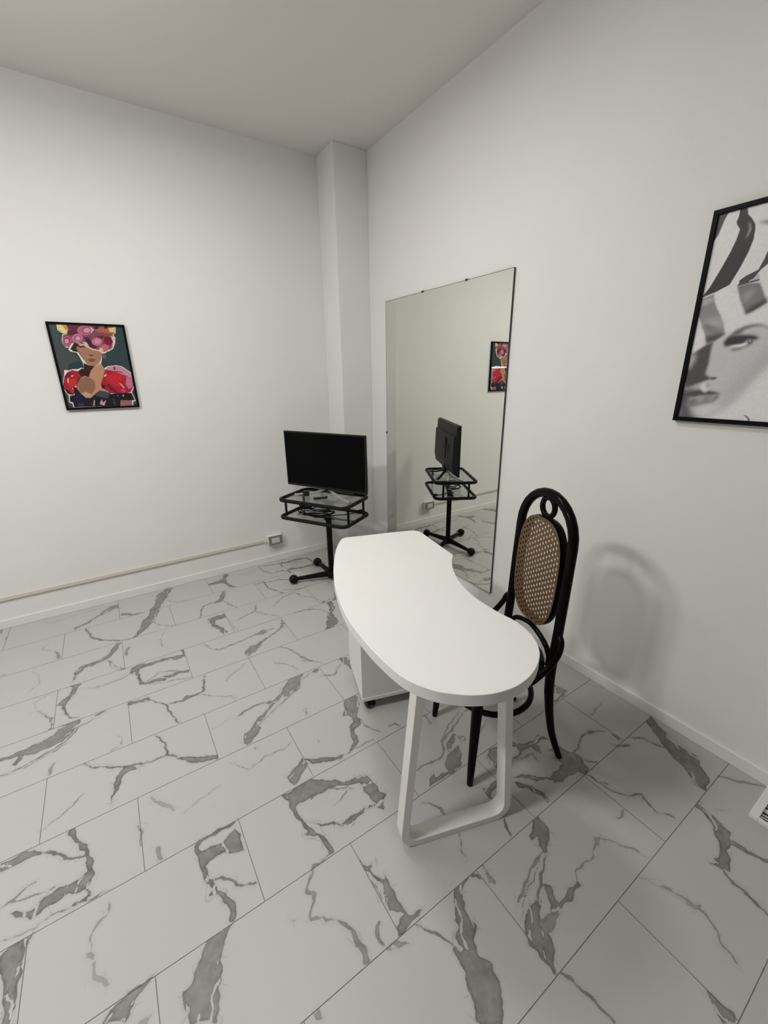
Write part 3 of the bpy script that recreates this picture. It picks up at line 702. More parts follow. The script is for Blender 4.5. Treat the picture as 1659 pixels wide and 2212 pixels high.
def build_floor():
    traces = load_veins()
    ROW, LEN, J = 0.2982, 0.596, 0.0011
    rnd = random.Random(5)
    tiles = []
    k = 0
    while True:
        y1 = -0.002 - ROW * k
        if y1 < FAR_Y:
            break
        y0 = max(y1 - ROW, FAR_Y)
        off = -1.443 if k % 2 == 0 else -1.740
        m0 = math.floor((FAR_X - off) / LEN)
        x = off + m0 * LEN
        while x < 0:
            a, b = max(x, FAR_X), min(x + LEN, 0)
            if k == 10 and -0.9 < x < -0.8:
                b = 0          # no joint shows in this row beside the wall
            if k == 10 and x > -0.3:
                b = a
            if b - a > 0.01:
                tiles.append((a + J, b - J, y0 + J, y1 - J, x + LEN / 2, y1 - ROW / 2))
            x += LEN
        k += 1
    # which traces belong to which tile
    own = {}
    for ti, (a, b, c, d, cx, cy) in enumerate(tiles):
        lst = []
        for tr in traces:
            p = tr[3]
            ins = ((p[:, 0] > a - 0.01) & (p[:, 0] < b + 0.01) & (p[:, 1] > c - 0.01) & (p[:, 1] < d + 0.01)).mean()
            if ins > 0.22:
                lst.append(tr)
        own[ti] = lst
    donors = [ti for ti, t in enumerate(tiles) if len(own[ti]) >= 5 and -2.6 < t[4] < -1.25 and -3.0 < t[5] < -0.2]
    V, F, A = [], [], []
    off = 0
    for ti, (a, b, c, d, cx, cy) in enumerate(tiles):
        seen = a > -3.6 and c > -4.0
        tr = own[ti]
        hidden = (cx > -1.05 and cy > -2.2 and cx + cy > -2.35) or cx < -2.75 or cy < -3.25 or (cx > -0.35 and len(tr) < 1)
        step = 0.004 if seen else 0.03
        nx, ny = max(2, int((b - a) / step) + 1), max(2, int((d - c) / step) + 1)
        X, Y = np.meshgrid(np.linspace(a, b, nx), np.linspace(c, d, ny))
        P = np.stack([X.ravel(), Y.ravel()], 1)
        blue = rnd.random()
        if seen and hidden and len(tr) < 3:
            dn = donors[rnd.randrange(len(donors))]
            tx, ty = tiles[dn][4], tiles[dn][5]
            s = -1 if rnd.random() < 0.5 else 1
            Q = np.stack([(P[:, 0] - cx) * s + tx, (P[:, 1] - cy) * s + ty], 1)
            sd, tone = vein_field(Q, own[dn] + tr)
        elif tr:
            sd, tone = vein_field(P, tr)
        else:
            sd, tone = np.full(len(P), -0.036), np.zeros(len(P))
        V.append(np.stack([P[:, 0], P[:, 1], np.zeros(len(P))], 1))
        A.append(np.stack([(sd + 0.036) / 0.072, tone, np.full(len(P), blue), np.ones(len(P))], 1))
        i = np.arange(nx * ny).reshape(ny, nx)
        F.append(np.stack([i[:-1, :-1].ravel(), i[:-1, 1:].ravel(), i[1:, 1:].ravel(), i[1:, :-1].ravel()], 1) + off)
        off += nx * ny
    nt_ = sum(len(f) for f in F)
    # grout bed under the joints
    e = 0.05
    bed = np.array([(FAR_X - e, FAR_Y - e, -0.0012), (e, FAR_Y - e, -0.0012), (e, e, -0.0012), (FAR_X - e, e, -0.0012)])
    V.append(bed)
    A.append(np.zeros((4, 4)))
    F.append(np.arange(4)[None] + off)
    V, F, A = np.concatenate(V), np.concatenate(F), np.concatenate(A)
    me = bpy.data.meshes.new('floor')
    me.vertices.add(len(V))
    me.vertices.foreach_set('co', V.ravel())
    me.loops.add(F.size)
    me.loops.foreach_set('vertex_index', F.ravel().astype(np.int32))
    me.polygons.add(len(F))
    me.polygons.foreach_set('loop_start', (np.arange(len(F)) * 4).astype(np.int32))
    me.update(calc_edges=True)
    me.materials.append(floor_material())
    me.materials.append(M_GROUT)
    mi = np.zeros(len(F), np.int32)
    mi[nt_:] = 1
    me.polygons.foreach_set('material_index', mi)
    at = me.attributes.new('marble', 'FLOAT_COLOR', 'POINT')
    at.data.foreach_set('color', A.astype(np.float32).ravel())
    o = bpy.data.objects.new('floor', me)
    COL.objects.link(o)
    struct(o, 'white marble effect tiles with grey veins in running bond', 'floor')


build_floor()

# ------------------------------------------------------------------ lamps and an added fill light
def ceiling_lamp(at, watts, label):
    x, y, z = at
    t = thing('ceiling_lamp', label, 'lamp', (x, y, CEIL))
    hx, hy = PANEL_SIZE[0] / 2, PANEL_SIZE[1] / 2
    MB().box((-hx - 0.02, -hy - 0.02, z - CEIL + 0.004), (hx + 0.02, hy + 0.02, -0.0005), 0.004).build('lamp_housing', M_LAMP, t)
    li = bpy.data.lights.new('panel_light', 'AREA')
    li.shape = 'RECTANGLE'
    li.size, li.size_y = PANEL_SIZE
    li.energy = watts
    li.color = PANEL_COLOR
    lo = bpy.data.objects.new('panel_light', li)
    COL.objects.link(lo)
    lo.parent = t
    lo.location = (0, 0, z - CEIL)


ceiling_lamp(*PANELS[0], 'white rectangular panel lamp on the ceiling over the left side of the room')
ceiling_lamp(*PANELS[1], 'white rectangular panel lamp on the ceiling just above the desk, out of view')


def added_fill_lamp():  # unseen point light added to lift the upper part of the left wall
    x, y, z = FILL_AT
    t = thing('added_fill_lamp', 'unseen fill lamp added under the ceiling to brighten the upper left wall', 'lamp', (x, y, CEIL))
    MB().tube([(0, 0, -0.0005), (0, 0, -0.02), (0, 0, -0.03)], [0.06, 0.06, 0.05], 28).build('fill_base', M_LAMP, t)
    MB().cyl((0, 0, -0.03), (0, 0, z - CEIL + 0.11), 0.012, 14).build('fill_stem', M_LAMP, t)
    li = bpy.data.lights.new('added_fill_light', 'POINT')
    li.shadow_soft_size = 0.12
    li.energy = FILL_POWER
    li.color = PANEL_COLOR
    lo = bpy.data.objects.new('added_fill_light', li)
    COL.objects.link(lo)
    lo.parent = t
    lo.location = (0, 0, z - CEIL)


added_fill_lamp()


def wall_light_bar():
    t = thing('wall_light_bar', 'long thin glowing light bar on the wall opposite the mirror', 'lamp', (FAR_X, -2.9, 1.655))
    MB().box((0.0005, -0.9, -0.02), (0.03, 0.9, 0.02), 0.003).build('bar_housing', M_LAMP, t)
    MB().box((0.0302, -0.88, -0.014), (0.036, 0.88, 0.014), 0.002).build('bar_diffuser', emit('glowing_bar', (1, 0.97, 0.93), BAR_POWER), t)


wall_light_bar()

# ------------------------------------------------------------------ desk
TOP = [(-1.166, -1.801), (-1.094, -1.679), (-1.048, -1.615), (-1.010, -1.572), (-0.992, -1.560), (-0.972, -1.559), (-0.912, -1.580),
       (-0.764, -1.627), (-0.656, -1.667), (-0.631, -1.684), (-0.622, -1.714), (-0.631, -1.769), (-0.650, -1.866), (-0.666, -1.952),
       (-0.676, -2.004), (-0.681, -2.024), (-0.691, -2.037), (-0.714, -2.058), (-0.745, -2.091), (-0.785, -2.144), (-0.833, -2.228),
       (-0.855, -2.287), (-0.871, -2.355), (-0.877, -2.418), (-0.877, -2.481), (-0.873, -2.529), (-0.877, -2.566), (-0.888, -2.605),
       (-0.908, -2.645), (-0.934, -2.676), (-0.964, -2.700), (-1.009, -2.723), (-1.057, -2.737), (-1.108, -2.741), (-1.153, -2.734),
       (-1.194, -2.720), (-1.234, -2.697), (-1.266, -2.670), (-1.294, -2.640), (-1.316, -2.604), (-1.331, -2.567), (-1.339, -2.528),
       (-1.343, -2.471), (-1.343, -2.402), (-1.339, -2.344), (-1.329, -2.251), (-1.310, -2.158), (-1.286, -2.077), (-1.250, -1.975),
       (-1.211, -1.888)]


def desk():
    o = Vector((-1.05, -2.2, 0))
    t = thing('manicure_desk', 'white kidney shaped desk with drawer pedestal on wheels and looped leg', 'desk', o)
    loop = [(p.x - o.x, p.y - o.y) for p in spline([(a, b, 0) for a, b in TOP], 4, True)][::-1]
    MB().prism(loop, 0.713, 0.750, 0.0018).build('desk_top', M_TABLE, t)
    # pedestal
    th = math.atan2(-0.297, 0.955)
    ex, ey = Vector((math.cos(th), math.sin(th), 0)), Vector((-math.sin(th), math.cos(th), 0))
    c0 = Vector((-1.108, -1.908, 0)) - o
    W, D, Z0, Z1, S = 0.345, 0.290, 0.060, 0.713, 0.018

    def lbox(mb, lo, hi, bev=0.0012, m=0):
        k = len(mb.v)
        mb.box(lo, hi, bev, m)
        mb.v[k:] = [tuple(c0 + ex * p[0] + ey * p[1] + Vector((0, 0, p[2]))) for p in mb.v[k:]]

    mb = MB()
    lbox(mb, (0, S, Z0 + S), (S, D, Z1))
    lbox(mb, (0, 0, Z0 + S), (W, S, Z1), 0.0008)
    lbox(mb, (W - S, S, Z0 + S), (W, D, Z1))
    lbox(mb, (S, S, Z1 - S), (W - S, D, Z1))
    lbox(mb, (0, -0.004, Z0), (W, D, Z0 + S))
    cab = mb.build('pedestal', M_TABLE, t)
    for k in range(3):
        mb = MB()
        z = Z0 + S + 0.004 + k * 0.208
        lbox(mb, (S + 0.002, D - 0.002, z), (W - S - 0.002, D + 0.016, z + 0.202))
        dr = mb.build('drawer', M_TABLE, cab)
        mb = MB()
        lbox(mb, (W / 2 - 0.05, D + 0.016, z + 0.15), (W / 2 + 0.05, D + 0.030, z + 0.162), 0.003)
        mb.build('drawer_handle', M_SILVER, dr)
    for (a, b) in ((0.042, 0.030), (W - 0.042, 0.030), (0.042, D - 0.035), (W - 0.042, D - 0.035)):
        c = c0 + ex * a + ey * b
        mb = MB()
        ax = ex * 0.9 + ey * 0.3
        ax.normalize()
        for s in (-1, 1):
            p = c + Vector((0, 0, 0.0235)) + ax * (s * 0.012)
            q = p + ax * (s * 0.010)
            mb.tube([p - ax * s * 0.004, p, q - ax * s * 0.002, q], [0.019, 0.0235, 0.0235, 0.019], 20)
        mb.tube([c + Vector((0, 0, 0.026)) - ax * 0.014, c + Vector((0, 0, 0.026)) + ax * 0.014], 0.016, 16)
        mb.tube([c + Vector((0, 0, 0.03)), c + Vector((0, 0, 0.052)), c + Vector((0, 0, 0.054)), c + Vector((0, 0, 0.0598))], [0.009, 0.009, 0.017, 0.017], 14)
        mb.build('castor', M_BALL, t)
    # looped leg: flat bar bent to a rounded trapezoid
    A = Vector((-1.3155, -2.503, 0)) - o
    d = Vector((0.939, -0.280 - 0.02, 0)).normalized()
    n = Vector((-d.y, d.x, 0))
    n = n if n.y > 0 else -n
    TH, DP, L = 0.027, 0.052, 0.420

    def outline(ins):
        # in-plane outline s, z of one side of the bar, ins = inset from the outer face
        lean_l, lean_r = 0.052 / 0.65, 0.042 / 0.60
        r = 0.062 - ins * 0.9
        pl = lambda z: (lean_l * z + ins, z)
        pr = lambda z: (L - lean_r * z - ins, z)
        bz = ins
        al = math.atan(lean_l)
        ar = math.atan(lean_r)
        pts = [pl(0.712)]
        # lower left corner arc
        cx, cz = lean_l * (bz + r) + ins + r / math.cos(al), bz + r
        for k in range(9):
            a = math.pi - al * 0 + (math.pi / 2) * k / 8
            pts.append((cx + r * math.cos(a), cz + r * math.sin(a)))
        cx2 = L - lean_r * (bz + r) - ins - r / math.cos(ar)
        for k in range(9):
            a = 1.5 * math.pi + (math.pi / 2) * k / 8
            pts.append((cx2 + r * math.cos(a), cz + r * math.sin(a)))
        pts.append(pr(0.712))
        return pts

    out_, in_ = outline(0), outline(TH)
    verts, faces = [], []
    for (s0, z0), (s1, z1) in zip(out_, in_):
        for (s, z, dd) in ((s0, z0, 0), (s0, z0, DP), (s1, z1, DP), (s1, z1, 0)):
            p = A + d * s + n * dd
            verts.append((p.x, p.y, z + 0.0))
    N = len(out_)
    for i in range(N - 1):
        for k in range(4):
            k2 = (k + 1) % 4
            faces.append((i * 4 + k, i * 4 + k2, i * 4 + 4 + k2, i * 4 + 4 + k))
    faces += [(3, 2, 1, 0), tuple((N - 1) * 4 + k for k in range(4))]
    lg = MB().add(verts, faces, True).build('loop_leg', M_TLEG, t, angle=40)
    bv = lg.modifiers.new('soft_edges', 'BEVEL')
    bv.width = 0.0018
    bv.segments = 2
    bv.limit_method = 'ANGLE'
    bv.angle_limit = math.radians(50)


desk()

# ------------------------------------------------------------------ cane chair
def cane(mapf, clamp, umin, umax, vmin, vmax, dx, dy, hr, th):
    """perforated sheet: staggered cells with round holes; mapf(u, v, w) -> point"""
    mb = MB()
    cols = int((umax - umin) / dx) + 2
    rows = int((vmax - vmin) / dy) + 3
    for c in range(cols):
        u0 = umin + c * dx
        for r in range(rows):
            v0 = vmin + r * dy + (dy / 2 if c % 2 else 0) - dy
            cu, cv = u0 + dx / 2, v0 + dy / 2
            o = [(u0, v0), (cu, v0), (u0 + dx, v0), (u0 + dx, cv), (u0 + dx, v0 + dy), (cu, v0 + dy), (u0, v0 + dy), (u0, cv)]
            q = [clamp(a, b) for a, b in o]
            if max(abs(a[0] - b[0]) + abs(a[1] - b[1]) for a, b in zip(o, q)) > 0 and all(a != b for a, b in zip(o, q)):
                continue
            o = q
            h = [clamp(cu + hr[0] * math.cos(a), cv + hr[1] * math.sin(a)) for a in [math.radians(-135 + 45 * k) for k in range(8)]]
            verts = [mapf(a, b, 0) for a, b in o] + [mapf(a, b, 0) for a, b in h] + [mapf(a, b, th) for a, b in o] + [mapf(a, b, th) for a, b in h]
            fs = []
            for k in range(8):
                j = (k + 1) % 8
                fs += [(k, j, 8 + j, 8 + k), (16 + j, 16 + k, 24 + k, 24 + j), (8 + k, 8 + j, 24 + j, 24 + k)]
            mb.add(verts, fs, False)
    return mb


def chair():
    th = math.radians(-18)
    b, l = Vector((math.cos(th), math.sin(th), 0)), Vector((-math.sin(th), math.cos(th), 0))
    org = Vector((-0.8985, -2.2865, 0)) + b * 0.18
    t = thing('bentwood_chair', 'tall black bentwood chair with brown cane back pushed up to white desk', 'chair', org, th)
    X0 = -0.18  # local x of the front feet line

    def bx(z):   # plane of the back, local x
        return X0 + 0.335 + (z - 0.46) * 0.039
    # back: one bent rod from foot to foot
    right = [(X0 + 0.418, -0.170, 0.0), (X0 + 0.408, -0.165, 0.03), (X0 + 0.372, -0.157, 0.14), (X0 + 0.345, -0.155, 0.28),
             (bx(.42) - 0.002, -0.157, 0.42), (bx(.6), -0.157, 0.6), (bx(.78), -0.157, 0.78), (bx(.94), -0.156, 0.94)]
    arch = [(bx(0.945 + 0.156 * math.sin(a)), -0.156 * math.cos(a), 0.945 + 0.156 * math.sin(a)) for a in [math.pi * k / 14 for k in range(1, 14)]]
    left = [(x, -y, z) for x, y, z in reversed(right)]
    pts = spline(right, 5) + [Vector(p) for p in arch] + spline(left, 5)
    rs = []
    for p in pts:
        rs.append(0.0125 + 0.0055 * min(1, max(0, p.z / 0.35)))
    MB().tube(pts, rs, 16).build('back_frame', M_BLACK, t)
    # oval of the back with its cane
    zc, a_, b_, e = 0.793, 0.1225, 0.2095, 2 / 2.9

    def oval(k, n=56, ra=a_, rb=b_):
        ang = 2 * math.pi * k / n
        c, s = math.cos(ang), math.sin(ang)
        y = ra * math.copysign(abs(c) ** e, c)
        z = zc + rb * math.copysign(abs(s) ** e, s)
        return Vector((bx(z), y, z))
    ov = [oval(k) for k in range(56)]
    MB().tube(ov, 0.012, 12, True, prof=(0.018, 0.0085, 0.75), ref=(1, 0, 0)).build('back_oval', M_BLACK, t)

    def clamp_oval(u, v):
        k = (abs(u) / (a_ + 0.004)) ** 2.9 + (abs(v - zc) / (b_ + 0.004)) ** 2.9
        if k <= 1:
            return (u, v)
        k = k ** (-1 / 2.9)
        return (u * k, zc + (v - zc) * k)
    cane(lambda u, v, w: (bx(v) - 0.0178 - w, u, v), clamp_oval, -0.1368, 0.1368, 0.57, 1.02, 0.0152, 0.0215, (0.0046, 0.0056), 0.0016).build('cane_back', M_CANE, t)
    bind = [oval(k, 56, a_ + 0.003, b_ + 0.003) + Vector((-0.0188, 0, 0)) for k in range(56)]
    MB().tube(bind, 0.003, 8, True, prof=(0.0016, 0.0042), ref=(1, 0, 0)).build('cane_binding', M_CANE, t)
    # ring between oval and arch
    ring = [(bx(1.055), 0.036 * math.cos(q), 1.0485 + 0.036 * math.sin(q)) for q in [2 * math.pi * k / 28 for k in range(28)]]
    MB().tube(ring, 0.0105, 12, True).build('back_ring', M_BLACK, t)
    # arc under the oval
    arc = spline([(X0 + 0.330, -0.137, 0.452), (bx(.49), -0.128, 0.49), (bx(.525), -0.088, 0.527), (bx(.55), 0.0, 0.550), (bx(.525), 0.088, 0.527),
                  (bx(.49), 0.128, 0.49), (X0 + 0.330, 0.137, 0.452)], 6)
    MB().tube(arc, 0.0105, 12).build('back_arc', M_BLACK, t)
    # seat
    sx = X0 + 0.155
    so = []
    for k in range(48):
        ang = 2 * math.pi * k / 48
        c, s = math.cos(ang), math.sin(ang)
        so.append(Vector((sx + 0.187 * math.copysign(abs(c) ** 0.88, c), 0.192 * math.copysign(abs(s) ** 0.88, s) * (1 - 0.07 * c), 0.452)))
    MB().tube(so, 0.02, 14, True, prof=(0.021, 0.020, 0.7), ref=(0, 0, 1)).build('seat_frame', M_BLACK, t)
    def clamp_seat(u, v):
        k = math.hypot((u - sx) / 0.182, v / 0.182)
        return (u, v) if k <= 1 else (sx + (u - sx) / k, v / k)
    cane(lambda u, v, w: (u, v, 0.462 - w), clamp_seat, sx - 0.1976, sx + 0.1976, -0.2, 0.2,
         0.0152, 0.0215, (0.0042, 0.0052), 0.0014).build('cane_seat', M_SEATCANE, t)
    # front legs, turned
    for s in (-1, 1):
        p0, p1 = Vector((X0 + 0.004, s * 0.181, 0)), Vector((X0 + 0.034, s * 0.152, 0.452))
        prof = [(0, 0.0105), (0.01, 0.0125), (0.15, 0.0145), (0.45, 0.0175), (0.75, 0.0205), (0.87, 0.0205), (0.89, 0.0235), (0.93, 0.0235), (0.95, 0.019), (1.0, 0.019)]
        MB().tube([p0.lerp(p1, q) for q, _ in prof], [r for _, r in prof], 16).build('front_leg', M_BLACK, t)
    # foot ring
    fr = [(X0 + 0.172 + 0.163 * math.cos(q), 0.163 * math.sin(q), 0.285) for q in [2 * math.pi * k / 40 for k in range(40)]]
    MB().tube(fr, 0.0115, 12, True).build('foot_ring', M_BLACK, t)
    # bent braces from the uprights to the seat
    for s in (-1, 1):
        br = spline([(bx(.60), s * 0.166, 0.600), (bx(.59) - 0.004, s * 0.184, 0.583), (bx(.55) - 0.016, s * 0.194, 0.545), (X0 + 0.285, s * 0.199, 0.500),
                     (X0 + 0.235, s * 0.200, 0.462), (X0 + 0.215, s * 0.197, 0.446)], 6)
        MB().tube(br, 0.0118, 12).build('side_brace', M_BLACK, t)


chair()

# ------------------------------------------------------------------ television stand
ST = Vector((-0.616, -0.602, 0))
ST_RZ = math.radians(-57.3)


def tv_stand():
    t = thing('television_stand', 'black pedestal stand with two glass trays and ball feet near the pillar', 'stand', ST, ST_RZ)
    MB().tube([(0, 0, 0.034), (0, 0, 0.04), (0, 0, 0.515)], [0.018, 0.0215, 0.0215], 24).build('pole', M_BMETAL, t)
    mb = MB().cyl((0, 0, 0.505), (0, 0, 0.515), 0.034, 28).box((-0.27, -0.016, 0.5105), (0.21, 0.016, 0.5175), 0.002)
    mb.sphere((0.0, -0.026, 0.470), 0.011, 14)
    mb.build('pole_bracket', M_BMETAL, t)
    MB().cyl((0, 0, 0.026), (0, 0, 0.084), 0.033, 28).build('hub', M_BMETAL, t)
    for sx in (-1, 1):
        for sy in (-1, 1):
            e = Vector((sx * 0.239, sy * 0.169, 0.037))
            dirv = Vector((e.x, e.y, 0)).normalized()
            pts = [Vector((0, 0, 0.055)) + dirv * 0.02, Vector((0, 0, 0.055)).lerp(e, 0.5), e - dirv * 0.02]
            mb = MB()
            k = len(mb.v)
            n = 12
            for i, (p, rv, rh) in enumerate(zip(pts, (0.024, 0.018, 0.013), (0.017, 0.014, 0.011))):
                side = Vector((-dirv.y, dirv.x, 0))
                for q in range(n):
                    a = 2 * math.pi * q / n + math.pi / 12
                    ca, sa = math.cos(a), math.sin(a)
                    ca = math.copysign(abs(ca) ** 0.6, ca)
                    sa = math.copysign(abs(sa) ** 0.6, sa)
                    mb.v.append(tuple(p + side * ca * rh + Vector((0, 0, sa * rv))))
            for i in range(2):
                for q in range(n):
                    q2 = (q + 1) % n
                    mb.f.append((i * n + q, i * n + q2, i * n + n + q2, i * n + n + q))
            mb.f += [tuple(range(n - 1, -1, -1)), tuple(2 * n + q for q in range(n))]
            mb.mi += [0] * (2 * n + 2)
            mb.sm += [True] * (2 * n) + [False] * 2
            lg = mb.build('base_leg', M_BMETAL, t)
            MB().sphere((e.x, e.y, 0.0355), 0.0355, 28).build('ball_foot', M_BALL, lg)
    sk = math.radians(-2.5)
    cx = -0.030

    def rot(x, y):
        return (cx + x * math.cos(sk) - y * math.sin(sk), x * math.sin(sk) + y * math.cos(sk))
    for z in (0.530, 0.664):
        rim = [(*rot(a, b), z) for a, b in rrect(0.285, 0.174, 0.048, 6)]
        ro = MB().tube(rim, 0.0125, 12, True, prof=(0.0125, 0.0115, 0.72), ref=(0, 0, 1)).build('tray_rim', M_TRIM, t)
        gl = [rot(a, b) for a, b in rrect(0.283, 0.172, 0.046, 6)]
        MB().prism(gl, z - 0.003, z + 0.003).build('glass_tray', M_GLASS, t)
    for a, b in ((0.272, 0.108), (0.272, -0.108), (-0.272, 0.108), (-0.272, -0.108)):
        p = rot(a, b)
        MB().cyl((*p, 0.535), (*p, 0.659), 0.0088, 14).build('tray_post', M_TRIM, t)


tv_stand()
GZ = 0.6672       # upper glass surface
GZ2 = 0.5332      # lower glass surface
TV_RZ = math.radians(-62.0)
TV_O = Vector((-0.612, -0.576, GZ))


def television():
    t = thing('television', 'black flat screen television standing on upper glass tray', 'television', TV_O, TV_RZ)
    # local x along the screen, -y towards the viewer
    z0, z1, h = 0.062, 0.474, 0.3565
    MB().box((-h, -0.006, z0), (h, 0.012, z1), 0.003).build('bezel', M_BEZEL, t)
    MB().box((-h + 0.010, -0.0068, z0 + 0.018), (h - 0.010, -0.0055, z1 - 0.010)).build('screen', M_SCREEN, t)
    # back shell, bulging in the lower part
    verts, faces = [], []
    prof = [(z1 - 0.004, 0.012, 0), (z1 - 0.006, 0.026, 0.004), (z1 - 0.085, 0.030, 0.006), (z1 - 0.090, 0.046, 0.016), (z0 + 0.09, 0.054, 0.018), (z0 + 0.02, 0.040, 0.01), (z0 + 0.004, 0.012, 0)]
    for z, y, ins in prof:
        for sx in (-1, 1):
            verts.append((sx * (h - 0.004), 0.012, z))
            verts.append((sx * (h - 0.006 - ins), y, z))
    for i in range(len(prof) - 1):
        a, c = i * 4, i * 4 + 4
        faces += [(a, a + 1, c + 1, c), (a + 1, a + 3, c + 3, c + 1), (a + 3, a + 2, c + 2, c + 3)]
    bk = MB().add(verts, faces, False).build('back_shell', M_TVBACK, t)
    mb = MB()
    for k in range(7):
        mb.box((0.155, 0.0505, 0.20 + k * 0.017), (0.20, 0.0535, 0.208 + k * 0.017))
    mb.build('vent_slots', M_HOLE, bk)
    mb = MB().box((0.06, 0.050, 0.17), (0.105, 0.0545, 0.35), 0.002)
    for k in range(6):
        mb.box((0.07, 0.0540, 0.185 + k * 0.027), (0.09, 0.056, 0.197 + k * 0.027), 0.001)
    mb.build('connector_panel', M_HOLE, bk)
    # centre foot: neck behind the panel and four splayed arms
    neck = MB().box((-0.036, 0.012, 0.032), (0.036, 0.050, 0.135), 0.008)
    ft = neck.build('foot_neck', M_BEZEL, t)  # dark colour stands in for the shade behind the panel
    for tx, ty in ((0.250, -0.057), (-0.250, -0.057), (0.160, 0.130), (-0.160, 0.130)):
        p = [Vector((math.copysign(0.012, tx), 0.025, 0.058)), Vector((tx * 0.28, 0.025 + (ty - 0.025) * 0.25, 0.036)), Vector((tx * 0.62, 0.025 + (ty - 0.025) * 0.62, 0.0165)), Vector((tx, ty, 0.0070))]
        p = spline(p, 5)
        mb = MB()
        mb.tube(p, 0.01, 10, prof=(0.0065, 0.0125, 0.7), ref=(0, 0, 1))
        mb.build('foot_arm', M_SILVER if ty < 0 else M_BEZEL, t)  # rear arms get a dark material: their shading is put into the colour


television()

# ------------------------------------------------------------------ small things on the trays
def remote():
    rz = math.atan2(-0.598 + 0.577, -0.622 + 0.706)
    t = thing('remote_control', 'small black remote control lying on upper glass tray', 'remote', (-0.664, -0.588, GZ), rz)
    MB().box((-0.050, -0.017, 0.0004), (0.050, 0.017, 0.016), 0.005, seg=3).build('remote_body', M_BEZEL, t)
    MB().box((-0.042, -0.011, 0.0162), (0.042, 0.011, 0.0172), 0.0004).build('key_pad', M_GREYP, t)


remote()


def charger():
    t = thing('plug_adapter', 'small black plug adapter with two pins lying on upper glass tray', 'adapter', (-0.716, -0.452, GZ), math.radians(-28))
    MB().box((-0.022, -0.020, 0.0004), (0.022, 0.020, 0.040), 0.004).build('adapter_body', M_BEZEL, t)
    for y in (-0.009, 0.009):
        MB().tube([(0.020, y, 0.02), (0.040, y, 0.02), (0.0425, y, 0.02)], [0.0024, 0.0024, 0.0012], 10).build('pin', M_SILVER, t)
    pts = spline([(-0.020, 0, 0.012), (-0.04, 0.0, 0.006), (-0.065, 0.030, 0.0032), (-0.075, 0.085, 0.0032), (-0.02, 0.13, 0.0032), (0.07, 0.125, 0.0032),
                  (0.16, 0.070, 0.0032), (0.22, 0.055, 0.0032)], 7)
    MB().tube(pts, 0.0028, 8).build('cord', M_RUBBER, t)


charger()


def hanging_plug():
    # lead looping on the lower tray
    rnd = random.Random(3)
    c = Vector((-0.700, -0.545, 0))
    ax, ay = Vector((0.70, -0.71, 0)), Vector((0.71, 0.70, 0))
    pts = []
    turns = 5
    for k in range(turns * 10):
        a = 2 * math.pi * k / 10
        w = k / (turns * 10)
        rx = 0.115 + 0.030 * math.sin(k * 0.7) + rnd.uniform(-0.014, 0.014)
        ry = 0.055 + 0.016 * math.cos(k * 0.9) + rnd.uniform(-0.010, 0.010)
        p = c + ax * (rx * math.cos(a) + 0.02 * math.sin(k * .31)) + ay * ry * math.sin(a)
        pts.append((p.x, p.y, GZ2 + 0.0045 + 0.030 * w + 0.008 * (1 + math.sin(k * 1.3)) * (w > 0.08)))
    tail = [c + ax * 0.16 + ay * 0.02, c + ax * 0.23 + ay * 0.05, c + ax * 0.295 + ay * 0.115]
    pts = [(p.x, p.y, GZ2 + 0.0045) for p in reversed(tail)] + pts
    t = thing('coiled_power_lead', 'tangled coil of black power lead on lower glass tray', 'cable', (c.x, c.y, GZ2))
    sp = [p - Vector((c.x, c.y, GZ2)) for p in spline(pts, 5)]
    MB().tube(sp, 0.0036, 8).build('lead', M_RUBBER, t)
    e0, e1 = sp[0], sp[1]
    dv = (e0 - e1).normalized()
    up_ = Vector((0, 0, 0.0055))
    mb = MB().tube([e0 + up_ * 0.6, e0 + dv * 0.012 + up_, e0 + dv * 0.042 + up_, e0 + dv * 0.046 + up_], [0.005, 0.0098, 0.0098, 0.007], 12)
    pl = mb.build('plug', M_RUBBER, t)
    mb = MB()
    sd_ = Vector((-dv.y, dv.x, 0))
    for s in (-1, 1):
        mb.cyl(e0 + dv * 0.045 + up_ + sd_ * s * 0.005, e0 + dv * 0.060 + up_ + sd_ * s * 0.005, 0.002, 8)
    mb.build('pin', M_SILVER, pl)
    # second, thinner bundle
    pts = []
    c2 = Vector((-0.735, -0.500, 0))
    for k in range(26):
        a = 2 * math.pi * k / 8.5
        p = c2 + ax * (0.060 + rnd.uniform(-0.012, 0.012)) * math.cos(a) + ay * (0.030 + rnd.uniform(-0.006, 0.006)) * math.sin(a)
        pts.append((p.x - c2.x, p.y - c2.y, 0.056 + 0.0009 * k + rnd.uniform(0, 0.003)))
    t2 = thing('folded_signal_cable', 'thin black cable folded up on top of the power lead coil', 'cable', (c2.x, c2.y, GZ2))
    MB().tube(spline(pts, 5), 0.0026, 8).build('cable', M_RUBBER, t2)
    MB().box((-0.035, -0.014, 0.049), (0.03, 0.014, 0.062), 0.003).build('cable_tie_block', M_BEZEL, t2)


hanging_plug()

